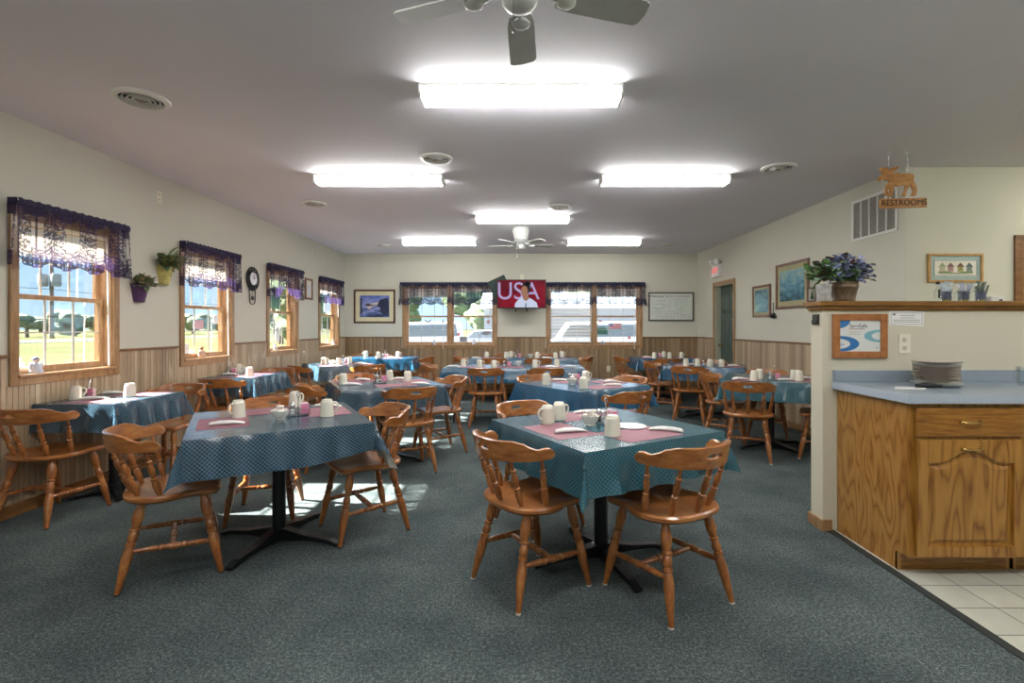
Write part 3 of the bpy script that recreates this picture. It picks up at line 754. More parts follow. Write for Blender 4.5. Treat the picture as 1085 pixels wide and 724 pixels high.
for s_ in (-1, 1):
    MB().tube([(s_*.09, -.035, .11), (s_*.11, -.05, .15)], .01, 6).build('lamp_arm', M_white, r)
    MB().lathe([(0, .02), (.3, .045), (.8, .055), (1, .05)], (s_*.11, -.02, .16), (s_*.15, -.11, .15), 16).build('emergency_lamp', M_white, r)
# return air grille
gz0, gz1, gy0, gy1 = 2.20, 2.62, 4.64, 5.28
r = thing('air_return_grille', 'white louvred return air grille high on the right wall', 'air vent', (XR, (gy0+gy1)/2, (gz0+gz1)/2), -PI/2)
a, b = (gy1-gy0)/2, (gz1-gz0)/2
MB().box(-a, a, -.012, 0, -b, -b+.025).box(-a, a, -.012, 0, b-.025, b).box(-a, -a+.025, -.012, 0, -b+.025, b-.025).box(a-.025, a, -.012, 0, -b+.025, b-.025).build('frame', M_white, r, smooth=False, bevel=.002)
m = MB()
for i in range(1, 5): x = -a+.025+(2*a-.05)*i/5; m.box(x-.007, x+.007, -.012, -.002, -b+.025, b-.025)
m.build('divider', M_white, r, smooth=False)
m = MB(); nl = 34
for i in range(nl):
    z = -b+.03+(2*b-.06)*i/(nl-1); m.box(-a+.025, a-.025, -.007, -.001, z-.0025, z+.0025, None)
m.build('louvres', plain('louvre', '#a8a49b', .5), r, smooth=False)
MB().box(-a+.02, a-.02, -.0012, 0, -b+.02, b-.02).build('backing', M_ventd, r, smooth=False)

# hall wall picture
r = frame('framed_picture', 'oak framed print of four small birdhouses on the hall wall behind the ledge', 'picture', .50, .262, (3.95, 4.56, 1.84), 0, .022, woodmat('light_oak_frame', '#9b7238', '#b68a4b', '#c79d60', (9, 9, 9)),
      plain('cream_print', '#d8d4c2', .6), .035, plain('sage_mat', '#9fb3ac', .8))
m = MB().box(-.195, .195, -.0135, -.0125, .066, .07).box(-.195, .195, -.0135, -.0125, -.07, -.066).box(-.195, -.191, -.0135, -.0125, -.07, .07).box(.191, .195, -.0135, -.0125, -.07, .07)
m.build('inner_border', plain('dark_green_line', '#4b6a62', .6), r, smooth=False)
for k, (x, c, c2) in enumerate(((-.12, '#b8ad8a', '#8d9a74'), (-.045, '#a8867c', '#7b5b55'), (.045, '#9b9a5a', '#6d5038'), (.125, '#7d8a7c', '#54665e'))):
    m = MB().prism([(x-.026, -.035), (x+.026, -.035), (x+.026, .015), (x-.026, .015)], -.0138, -.0128, 'y'); m.build('painted_house', plain('house%d' % k, c, .7), r, smooth=False)
    m = MB().prism([(x-.036, .01), (x+.036, .01), (x, .05)], -.0146, -.0136, 'y').prism([(x+.007*math.cos(q), -.005+.007*math.sin(q)) for q in [PI*i/5 for i in range(10)]], -.0146, -.0136, 'y'); m.build('painted_roof', plain('roof%d' % k, c2, .7), r, smooth=False)
m = MB().prism([(-.165, -.035), (-.09, -.028), (0, -.045), (.09, -.03), (.165, -.035), (.15, -.05), (0, -.055), (-.15, -.05)], -.0142, -.0132, 'y'); m.build('painted_grass', plain('pgrass', '#7c8a60', .7), r, smooth=False)

# half wall: framed certificate, paper, outlet
r = frame('framed_certificate', 'orange-brown wood framed food safety certificate with blue swooshes on half wall', 'certificate', .345, .282, (2.16, HY0, 1.245), 0, .043, woodmat('certificate_frame', '#8a5426', '#a2683a', '#b17a4a', (9, 9, 9)), plain('certificate_paper', '#d7d9d4', .5, var=.01))
Bl = plain('swoosh_blue', '#2d6fa8', .5, var=.02); Tl = plain('swoosh_teal', '#79aebb', .5, var=.02)
def crescent(cx, cz, ro, ri, dx, a0, a1, n=16, sx=1.0):
    o_ = [(cx+sx*ro*math.cos(a0+(a1-a0)*i/n), cz+ro*math.sin(a0+(a1-a0)*i/n)) for i in range(n+1)]
    i_ = [(cx+dx+sx*ri*math.cos(a0+(a1-a0)*i/n), cz+ri*math.sin(a0+(a1-a0)*i/n)) for i in range(n+1)]
    return o_+i_[::-1]
X0, X1, Z0, Z1 = -.1295, .1295, -.098, .098
def clip(ps): return [(min(max(x, X0), X1), min(max(z, Z0), Z1)) for x, z in ps]
m = MB().prism(clip(crescent(X0, -.05, .05, .032, -.012, -PI/2, PI/2, sx=2.5)), -.0136, -.0127, 'y'); m.prism(clip([(X0, Z1), (X0, .05), (-.11, .052), (-.09, .06), (-.07, .075), (-.06, Z1)]), -.0136, -.0127, 'y')
m.prism([(.106, -.078), (.112, -.078), (.112, -.07), (.106, -.07)], -.0136, -.0127, 'y'); m.build('blue_swoosh', Bl, r, smooth=False)
m = MB().prism(clip(crescent(X1, .0, .04, .026, .012, PI/2, 3*PI/2, sx=2.6)), -.0136, -.0127, 'y'); m.build('teal_swoosh', Tl, r, smooth=False)
Ink = plain('ink', '#2e3336', .6, var=.02)
text('printed_name', 'ServSafe', .034, Ink, TM(-.01, -.0136, .064), r, .0003)
text('printed_letters', 'SA', .024, Bl, TM(-.115, -.0136, -.055), r, .0003)
m = MB().box(-.07, .03, -.0134, -.0127, .042, .047).box(-.07, .01, -.0134, -.0127, .024, .0265).box(-.07, .0, -.0134, -.0127, .01, .0125); m.build('printed_lines', plain('rust_ink', '#a8846f', .6), r, smooth=False)
r = thing('paper_notice', 'white paper certificate taped up under the ledge right of the framed certificate', 'paper', (2.466, HY0, 1.357), 0)
MB().box(-.11, .11, -.0015, 0, -.048, .048, Matrix.Rotation(R(2), 4, 'Y')).build('sheet', M_nap, r, smooth=False)
m = MB().box(-.1, .1, -.0022, -.0014, .035, .037).box(-.1, .1, -.0022, -.0014, -.039, -.037).box(-.1, -.098, -.0022, -.0014, -.039, .037).box(.098, .1, -.0022, -.0014, -.039, .037)
m.box(-.09, -.07, -.0022, -.0014, .02, .032); 
for z in (.018, .002, -.012, -.024): m.box(-.04 if z > 0 else -.085, .05 if z > 0 else .085, -.0022, -.0014, z, z+.003)
m.build('printed_lines', plain('grey_ink', '#6c7276', .6), r, smooth=False)
outlet('ivory double outlet on the half wall above the counter', (2.452, HY0, 1.195), 0, .075, .125)
MB().box(-.012, .0, -.03, .03, -.05, .02).tube([(-.012, 0, -.03), (-.03, 0, -.04), (-.03, 0, -.02)], .004, 6).build('wall_hook', M_blackp, loc=(HWX, 3.265, 1.365))
tag(bpy.data.objects['wall_hook'], 'small dark hook under the left end of the wooden ledge', 'hook')

# moose restrooms sign
k_ = .1104/530*4.14; mx, mz = 3.12, 0
def cp(px, py): return ((910+px*.1104-552)/530*4.14, EYE-(150+py*.1104-347)/530*4.14)
moose = [(185, 368), (190, 345), (215, 325), (238, 312), (225, 292), (205, 282), (203, 255), (222, 250), (230, 268), (245, 268), (250, 250), (262, 268), (270, 248), (277, 275), (290, 287), (302, 256), (312, 264), (325, 248), (335, 262), (352, 243), (372, 240), (366, 265), (342, 285), (312, 294), (325, 305), (370, 301), (400, 313), (470, 307), (510, 318), (523, 335), (516, 365), (520, 385), (545, 430), (551, 470), (542, 522), (500, 522), (520, 480), (505, 432), (490, 412), (470, 450), (445, 490), (445, 522), (410, 522), (440, 465), (442, 420), (400, 425), (370, 432), (337, 415), (332, 450), (322, 490), (318, 530), (290, 530), (297, 480), (293, 425), (280, 440), (270, 480), (275, 518), (240, 522), (255, 470), (262, 420), (285, 398), (283, 375), (265, 365), (255, 376), (245, 360), (222, 370), (200, 380)]
M_pine = woodmat('pine_cutout', '#8a5a22', '#a9732f', '#bd8a45', (6, 6, 18), .5)
r = thing('restroom_sign', 'wooden moose cutout over a RESTROOMS board hanging on chains from ceiling', 'sign', (0, 4.14, 0), 0)
MB().prism([cp(*p) for p in moose], -.01, .01, 'y').build('moose_cutout', M_pine, r, smooth=False)
pb = [cp(200, 552), cp(645, 540), cp(648, 632), (cp(203, 645))]
MB().prism(pb, -.01, .01, 'y').build('sign_board', M_pine, r, smooth=False, bevel=.002)
bc = cp(424, 592); text('sign_letters', 'RESTROOMS', .068, plain('burnt_letters', '#2b1a08', .7), Matrix.Translation((bc[0], -.011, bc[1])) @ Matrix.Rotation(R(-1.5), 4, 'Y') @ Matrix.Rotation(PI/2, 4, 'X'), r, .002, sx=.98)
for px in (288, 470):
    x, z = cp(px, 320); m = MB(); nl = int((HC-z)/.02)
    for i in range(nl):
        zz = z+(HC-z)*(i+.5)/nl; an = PI/2*(i % 2)
        m.tube([(x+.005*math.cos(q)*math.cos(an), .005*math.cos(q)*math.sin(an), zz+.0125*math.sin(q)) for q in [2*PI*j/8 for j in range(8)]], .0016, 5, True)
    m.lathe([(0, .012), (1, .006)], (x, 0, HC), (x, 0, HC-.012), 10); m.build('chain', M_chrome, r)
for px in (250, 302, 515):
    x, z = cp(px, 522); MB().tube([(x+.005*math.cos(q), 0, z-.015+.014*math.sin(q)) for q in [2*PI*j/10 for j in range(10)]], .0016, 5, True).build('hook', M_chrome, r)

# ---------------------------------------------------------------- left wall ornaments
def wall_pot(label, y, z0, z1, wt, wb_, mat, seed, cols):
    r = thing('wall_pot', label, 'flower pot', (XL, y, z0), PI/2)   # local x -> +y, local y -> -x (into wall), so room is -y
    H = z1-z0; m = MB(); n = 12; vs = []
    for z, w_, dp in ((0, wb_, .05), (H, wt, .085), (H, wt-.015, .075), (H*.75, wt-.03, .06)):
        for i in range(n+1): q = PI*i/n; vs.append((math.cos(q)*w_/2, -math.sin(q)*dp, z))
    fs = [(j*(n+1)+i+1, j*(n+1)+i, (j+1)*(n+1)+i, (j+1)*(n+1)+i+1) for j in range(3) for i in range(n)]
    fs += [tuple(range(n+1)), tuple(3*(n+1)+i for i in range(n+1))]
    fs += [(0, n, 2*n+1, n+1)]
    m.add(vs, fs); m.build('pot', mat, r)
    for g, (nm, c, cnt, L) in enumerate(cols):
        m = MB(); rs = random.Random(seed+g)
        for k in range(cnt):
            d = (rs.uniform(-1.1, 1.1), -rs.uniform(0.02, .7), rs.uniform(-.25, 1))
            m.leaf((rs.uniform(-.5, .5)*wt*.7, -.02-rs.uniform(0, .055), H-.02+g*.018+rs.uniform(0, .03)), d, (0, 0, 1), L*rs.uniform(.6, 1.25), L*.5)
        m.build(nm, plain('%s_%d_%d' % (nm, seed, g), c, .7, var=.45, vscale=50), r)
    return r
wall_pot('purple half pot of dried flowers on the left wall beside the first window', 4.57, 1.53, 1.70, .19, .11, plain('purple_glaze', '#4a3156', .35, var=.15, vscale=20), 11, [('foliage', '#617249', 50, .10), ('dried_flowers', '#b59c74', 46, .07), ('blossoms', '#a58a9c', 22, .06)])
wall_pot('yellow half pot of drooping greenery on the left wall before the second window', 4.89, 1.715, 1.90, .19, .11, plain('mustard_glaze', '#a8a05c', .5, var=.3, vscale=25), 31, [('foliage', '#5d6b48', 50, .10), ('dried_flowers', '#9c8a48', 44, .08), ('trailing_sprigs', '#6f7f5a', 30, .15)])

# pendulum clock
r = thing('wall_clock', 'ornate black wrought wall clock with a pendulum between left windows', 'clock', (XL, 6.5, 1.93), PI/2)
m = MB()
m.tube([(.15*math.cos(q), -.015, .15*math.sin(q)) for q in [2*PI*i/28 for i in range(28)]], .008, 6, True)
m.tube([(.095*math.cos(q), -.02, .095*math.sin(q)) for q in [2*PI*i/24 for i in range(24)]], .01, 6, True)
for i in range(12):
    q = 2*PI*i/12; m.tube([(.122*math.cos(q)+.02*math.cos(w_), -.016, .122*math.sin(q)+.02*math.sin(w_)) for w_ in [2*PI*j/10 for j in range(10)]], .005, 5, True)
    m.tube([(.1*math.cos(q+.26), -.016, .1*math.sin(q+.26)), (.148*math.cos(q+.26), -.016, .148*math.sin(q+.26))], .006, 5)
m.box(-.1, .1, -.012, 0, -.1, .1)
m.build('scroll_rim', M_black, r)
MB().lathe([(0, .085), (1, .08)], (0, -.014, 0), (0, -.03, 0), 28).build('clock_face', plain('dial', '#dfe0e6', .4, var=.02), r)
MB().box(-.003, .003, -.034, -.031, -.005, .055).box(-.003, .003, -.037, -.034, -.005, .04, Matrix.Rotation(R(65), 4, 'Y')).build('clock_hands', M_blackp, r, smooth=False)
m = MB().tube([(-.075, -.01, -.14), (-.065, -.01, -.3), (-.03, -.012, -.33), (.03, -.012, -.33), (.065, -.01, -.3), (.075, -.01, -.14)], .006, 6)
m.build('lower_scroll', M_black, r)
MB().lathe([(0, .003), (1, .003)], (0, -.014, -.1), (0, -.014, -.24), 6).lathe([(0, .03), (1, .028)], (0, -.01, -.25), (0, -.018, -.25), 14).build('pendulum', plain('dark_bronze', '#2f2c2e', .4, .6), r)
frame('framed_picture', 'small narrow brown framed paper between the third and fourth left windows', 'picture', .28, .35, (XL, 8.23, 1.93), PI/2, .035, M_walnut, plain('pale_paper', '#c9c9cc', .5), .04, plain('cream_mat2', '#cfc6b4', .8))

# ---------------------------------------------------------------- kitchen counter
def oakmat(name, sc_, cols, k=34):
    t = NT(name); a = t.noise(t.coord('Object', sc_), 1.0, 2, .45); g = t.noise(t.coord('Object', (120, 120, 7)), 1.5, 4, .6)
    b = t.math('ABSOLUTE', t.math('SINE', t.math('MULTIPLY', a, k)))
    f = t.math('ADD', t.math('MULTIPLY', b, .45), t.math('MULTIPLY', g, .55))
    t.l(t.ramp(f, [(.22, hexc(cols[0])), (.42, hexc(cols[1])), (.75, hexc(cols[2]))]), t.b.inputs['Base Color'])
    t.b.inputs['Roughness'].default_value = .34; t.b.inputs['Coat Weight'].default_value = .25; t.bump(f, .06, .002); return t.m
M_oak = oakmat('oak_cabinet', (7, 7, 1.1), ('#6b4014', '#936221', '#a97a35'), 26)
M_oakp = oakmat('oak_panel', (4, 5.5, 1.3), ('#7d4e1e', '#9c6b2f', '#ac7f42'), 38)
t = NT('oak_drawer'); v = t.coord('Object', (5, 60, 60)); g = t.noise(v, 1.5, 5, .65)
t.l(t.ramp(g, [(.3, hexc('#6b4014')), (.5, hexc('#916022')), (.7, hexc('#a87934'))]), t.b.inputs['Base Color']); t.b.inputs['Roughness'].default_value = .32; t.b.inputs['Coat Weight'].default_value = .3; M_oakd = t.m

CX0, CYF, CZ = 2.02, 2.6, .91
def cabinet(label, x0, x1, hinge):
    r = thing('base_cabinet', label, 'cabinet', (x0, CYF, 0), 0); w = x1-x0; d = HY0-CYF-.003
    # body: end panel with toe notch, box, toe kick
    side = [(.0205, .1), (.0205, CZ), (d, CZ), (d, 0), (.084, 0), (.084, .1)]
    MB().prism(side, 0, .018, 'x').build('end_panel', M_oakp, r, smooth=False, bevel=.001)
    MB().prism(side, w-.018, w, 'x').build('end_panel', M_oakp, r, smooth=False, bevel=.001)
    MB().box(.018, w-.018, .02, d, .1, .118).box(.018, w-.018, d-.012, d, .118, CZ).box(.018, w-.018, .02, d-.012, CZ-.02, CZ).build('carcass', M_oak, r, smooth=False)
    MB().box(-.0, w, .085, .1, 0, .1).build('toe_kick', M_oakd, r, smooth=False)
    MB().box(0, .04, -.0, .02, .1, CZ).box(w-.04, w, 0, .02, .1, CZ).box(.04, w-.04, 0, .02, CZ-.03, CZ).box(.04, w-.04, 0, .02, .1, .13).box(.04, w-.04, 0, .02, .715, .745).build('face_frame', M_oak, r, smooth=False, bevel=.001)
    dw = MB().box(.022, w-.022, -.02, -.001, .735, .885).build('drawer', M_oakd, r, smooth=False, bevel=.006)
    def handle(p, x, z, y=-.02):
        h = MB().tube([(x-.045, y-.006, z), (x-.035, y-.02, z), (x, y-.026, z), (x+.035, y-.02, z), (x+.045, y-.006, z)], [.008, .006, .005, .006, .008], 8)
        h.lathe([(0, .013), (1, .01)], (x-.047, y, z), (x-.047, y-.008, z), 12).lathe([(0, .013), (1, .01)], (x+.047, y, z), (x+.047, y-.008, z), 12)
        h.build('handle', M_brass, p)
    handle(dw, w/2, .81)
    a, b, z0, z1 = .022, w-.022, .115, .72
    dm = MB().box(a, b, -.008, -.001, z0, z1)
    sw = .055; dm.box(a, a+sw, -.024, -.008, z0, z1).box(b-sw, b, -.024, -.008, z0, z1).box(a+sw, b-sw, -.024, -.008, z0, z0+sw)
    n = 20; arch = []
    def az(t_): return z1-sw-.065+.065*(.5-.5*math.cos(2*PI*min(max((t_-.12)/.76, 0), 1)))
    for i in range(n+1): t_ = i/n; arch.append((a+sw+(b-a-2*sw)*t_, az(t_)))
    dm.prism(arch+[(b-sw, z1), (a+sw, z1)], -.024, -.008, 'y')
    door = dm.build('door', M_oak, r, smooth=False, bevel=.0025)
    inner = [(a+sw+.012, z0+sw+.012), (b-sw-.012, z0+sw+.012)]+[(min(max(x, a+sw+.012), b-sw-.012), z-.013) for x, z in arch[::-1]]
    cx_, cz_ = (a+b)/2, (z0+z1)/2-.02
    in2 = [(cx_+(x-cx_)*.86, cz_+(z-cz_)*.89) for x, z in inner]; k = len(inner)
    pm = MB(); pm.add([(x, -.0082, z) for x, z in inner]+[(x, -.020, z) for x, z in in2], [(i, (i+1) % k, k+(i+1) % k, k+i) for i in range(k)]+[tuple(range(k, 2*k))])
    pm.build('raised_panel', M_oak, door, smooth=False)
    handle(door, w/2, .675, -.024)
    return r
cabinet('oak base cabinet at the counter end with an arched door and one drawer', CX0, CX0+.60, 0)
cabinet('second oak base cabinet continuing right of the end one', CX0+.62, CX0+1.22, 0)
r = thing('countertop', 'blue-grey laminate countertop with backsplash along the half wall', 'countertop', (1.99, 2.565, CZ), 0)
MB().box(0, 1.3, 0, HY0-2.565-.002, .002, .042).build('worktop', M_counter, r, smooth=False, bevel=.004)
MB().box(-.0, 1.3, -.004, 0, -.002, .043).box(-.004, 0, -.004, HY0-2.565-.002, -.002, .043).build('edge_band', M_counteredge, r, smooth=False, bevel=.001)
MB().box(.0, 1.3, HY0-2.565-.024, HY0-2.565-.002, .042, .118).build('backsplash', M_counter, r, smooth=False, bevel=.003)
# plates on the counter
plx, ply, plz = 2.475, 2.98, CZ+.042
M_plb = plain('brown_rim_china', '#c0b3a8', .35, var=.1); M_plw = plain('grey_white_china', '#cfd3cf', .3, var=.03)
def plate_prof(s_=1): return [(0, .06*s_), (.15, .062*s_), (.7, .118*s_), (1, .125*s_), (.85, .117*s_), (.35, .065*s_), (.3, .02)]
specs = [('large white oval-rimmed plate at the bottom of the counter stack', M_plw, .022, 1.02)]+[('brown-rimmed plate, %s from the bottom of the counter stack' % q_, M_plb, .0125, .93) for q_ in ('second', 'third', 'fourth', 'fifth', 'sixth', 'seventh', 'eighth')]+[('pale plate second from the top of the counter stack', M_plw, .018, .95), ('wide brown plate on top of the counter stack', M_plb, .016, 1.0)]
z = plz
for i, (lb, mt, st, s_) in enumerate(specs):
    o = MB().lathe(plate_prof(s_), (0, 0, 0), (0, 0, .02), 30).build('dinner_plate', mt, loc=(plx+random.uniform(-.004, .004), ply+random.uniform(-.003, .003), z+.0005)); z += st
    tag(o, lb, 'plate', 'stack of plates on the counter')
r = thing('serving_knife', 'black-handled knife lying on the counter in front of the plates', 'knife', (2.36, 2.86, plz+.012), R(-10))
MB().tube([(-.09, 0, .0), (-.05, 0, .003), (0, 0, .003), (.04, 0, .0)], [.011, .014, .012, .009], 10).build('handle', M_blackp, r)
MB().prism([(.04, -.012), (.13, -.01), (.15, .004), (.04, .008)], -.001, .001, 'z').build('blade', M_chrome, r, smooth=False)
MB().prism([(-.1, -.04), (.06, -.055), (.1, -.01), (-.04, .04)], 0, .004, 'z').build('paper_napkin', M_nap, smooth=False, loc=(2.2, 2.85, plz+.0005))
tag(bpy.data.objects['paper_napkin'], 'folded white napkin lying flat on the blue-grey counter', 'napkin')
MB().lathe([(0, .05), (.1, .055), (.6, .062), (1, .06), (1, .056), (.15, .05), (.12, .01)], (0, 0, 0), (0, 0, .11), 24).tube([(-.06, 0, .09), (-.09, 0, .085), (-.095, 0, .05), (-.06, 0, .025)], .007, 8).build('glass_mug', M_clear, loc=(3.03, 2.98, plz+.0005))
tag(bpy.data.objects['glass_mug'], 'clear glass mug at the right end of the counter', 'mug')

# things on the ledge
LZ = 1.4675
r = thing('flower_basket', 'wooden bucket of artificial blue and green foliage on the ledge end', 'flower basket', (2.09, 3.27, LZ), 0)
MB().lathe([(0, .062), (.06, .064), (.1, .066), (.14, .064), (.7, .08), (.74, .084), (.82, .084), (.86, .081), (1, .084), (1, .075), (.7, .07), (.6, .02)], (.02, 0, 0), (.02, 0, .125), 20).build('bucket', woodmat('bucket_wood', '#3d2c1c', '#5a4630', '#766044', (40, 40, 3), .7), r)
def foliage(name, col, cnt, L, W, seed, box, mi=None):
    m = MB(); rs = random.Random(seed)
    for k in range(cnt):
        a_ = rs.uniform(-1, 1); p = (box[0]+box[1]*a_, box[2]*rs.uniform(-1, 1), .13+box[3]*rs.uniform(.0, 1)*(1-.35*abs(a_)))
        d = (a_*1.1+rs.uniform(-.5, .5), rs.uniform(-1, .4), rs.uniform(-.5, 1))
        m.leaf(p, d, (0, 0, 1), L*rs.uniform(.6, 1.2), W*rs.uniform(.7, 1.2))
    m.build(name, plain(name, col, .6, var=.5, vscale=45), r)
foliage('green_foliage', '#6b9150', 130, .065, .05, 3, (-.06, .13, .05, .12))
foliage('dark_foliage', '#5a5145', 80, .055, .045, 4, (-.02, .15, .05, .15))
foliage('blue_blossoms', '#838bb0', 190, .046, .05, 5, (.03, .14, .06, .17))
foliage('pale_leaves', '#9dbaa4', 60, .06, .05, 6, (-.04, .13, .06, .13))
foliage('rust_leaves', '#86604a', 30, .05, .035, 8, (0, .16, .06, .19))
r = thing('planter_pot', 'small mottled white planter beside the wooden bucket on the ledge', 'planter', (1.958, 3.235, LZ), 0)
MB().lathe([(0, .036), (.05, .04), (.9, .046), (1, .05), (1, .043), (.6, .04), (.5, .01)], (0, 0, 0), (0, 0, .11), 16).build('pot', plain('mottled_white', '#a8a8a4', .6, var=.25, vscale=30), r)
r = thing('framed_picture', 'tiny framed tree picture leaning on the left end of the ledge', 'picture', (1.94, 3.335, LZ), 0)
MB().box(-.03, .03, 0, .008, 0, .1).build('frame', M_walnut, r, smooth=False, bevel=.002)
MB().box(-.022, .022, -.001, 0, .01, .09).build('print', plain('small_print', '#c9c8c0', .5), r, smooth=False); MB().prism([(-.012, .02), (.012, .02), (0, .08)], -.002, -.001, 'y').build('painted_tree', plain('tree_green', '#3c5a3a', .6), r, smooth=False)

M_purp = plain('purple_grey_packets', '#5f5f74', .6, var=.3, vscale=60); M_yel = plain('yellow_packets', '#8f8c38', .6)
for i, (u_, lb) in enumerate(((1002.5, 'left'), (1021, 'middle'), (1039, 'right'))):
    x = (u_-552)/530*3.26
    r = thing('ledge_jar', 'clear jar of purple-grey and yellow packets, %s of three on the ledge' % lb, 'jar', (x, 3.26, LZ), 0, 'clear jars on the ledge')
    MB().lathe([(0, .028), (.05, .031), (.95, .033), (1, .033), (1, .030), (.06, .028), (.05, .005)], (0, 0, 0), (0, 0, .078), 18).build('glass', M_clear, r)
    MB().lathe([(0, .026), (1, .026)], (0, 0, .014), (0, 0, .066), 14).build('purple_packets', M_purp, r)
    MB().lathe([(0, .0265), (1, .0265)], (0, 0, .005), (0, 0, .0135), 14).build('yellow_packets', M_yel, r)
    m = MB(); rs = random.Random(50+i)
    for k in range(7): m.box(-.011, .011, -.001, .001, .05, .05+rs.uniform(.045, .085), Matrix.Translation((rs.uniform(-.012, .012), rs.uniform(-.012, .012), 0)) @ Matrix.Rotation(rs.uniform(-.3, .3), 4, 'Y') @ Matrix.Rotation(rs.uniform(0, 3), 4, 'Z'))
    m.build('clear_packets', plain('pale_packets%d' % i, ('#b9c4c6', '#aeb4c2', '#5c6a58')[i], .4, var=.3, vscale=60), r, smooth=False)
for i, (u_, h_, lb) in enumerate(((991, .11, 'tall clear syrup bottle with black cap at the left of the ledge jars'), (1012, .09, 'short clear bottle between the left and middle ledge jars'), (1030, .1, 'clear bottle between the middle and right ledge jars'))):
    x = (u_-552)/530*3.24; r = thing('clear_bottle', lb, 'bottle', (x, 3.22, LZ), 0)
    MB().lathe([(0, .018), (.05, .02), (.6, .02), (.72, .009), (1, .009)], (0, 0, 0), (0, 0, h_), 16).build('glass', M_clear, r)
    MB().lathe([(0, .011), (.7, .012), (1, .006)], (0, 0, h_), (0, 0, h_+.018), 12).build('cap', M_blackp if i == 0 else M_white, r)
    if i == 0: MB().box(-.016, -.004, -.024, -.0205, .02, .075).build('label', M_blackp, r, smooth=False)
r = thing('card_holder', 'small white box with a dark slot at the right of the ledge', 'box', (3.08, 3.25, LZ), 0)
MB().box(-.042, .042, -.02, .02, 0, .032).build('box', M_white, r, smooth=False, bevel=.004); MB().box(.008, .03, -.0215, -.02, .004, .014).build('slot', M_blackp, r, smooth=False)

# ---------------------------------------------------------------- chairs
LEG = [(0, .013), (.05, .017), (.13, .024), (.21, .0255), (.27, .02), (.30, .0145), (.305, .022), (.33, .0225), (.338, .014), (.37, .019), (.42, .0225), (.455, .0155), (.46, .0215), (.50, .0215), (.507, .0165), (.54, .021), (.62, .0245), (.75, .021), (.9, .0155), (1, .0125)]
STR = [(0, .008), (.08, .011), (.2, .0145), (.30, .015), (.33, .010), (.345, .0165), (.38, .0165), (.395, .011), (.44, .016), (.5, .0185), (.56, .016), (.605, .011), (.62, .0165), (.655, .0165), (.67, .010), (.70, .015), (.8, .0145), (.92, .011), (1, .008)]
SPN = [(0, .009), (.06, .0115), (.2, .0165), (.3, .0175), (.37, .011), (.385, .0165), (.42, .0165), (.435, .010), (.5, .0135), (.6, .0165), (.68, .014), (.74, .0095), (.76, .014), (.80, .014), (.82, .009), (1, .0085)]
SEAT = [(0, -.215), (.10, -.207), (.17, -.175), (.215, -.115), (.235, -.045), (.226, .015), (.206, .06), (.205, .11), (.215, .16), (.203, .2), (.13, .212), (0, .216)]
def smooth_outline(pts, k=3):
    full = pts+[(-x, y) for x, y in pts[-2:0:-1]]; n = len(full); out = []
    for i in range(n):
        p0, p1, p2, p3 = [Vector(full[(i+j) % n]+(0,)) for j in (-1, 0, 1, 2)]
        for s_ in range(k):
            t_ = s_/k; out.append(.5*((2*p1)+(p2-p0)*t_+(2*p0-5*p1+4*p2-p3)*t_*t_+(3*p1-p0-3*p2+p3)*t_**3))
    return out
def crest_pt(phi, off=0):
    a_, b_ = .232+off, .215+off
    return Vector((a_*math.sin(phi), -.055-b_*math.cos(phi), 0))
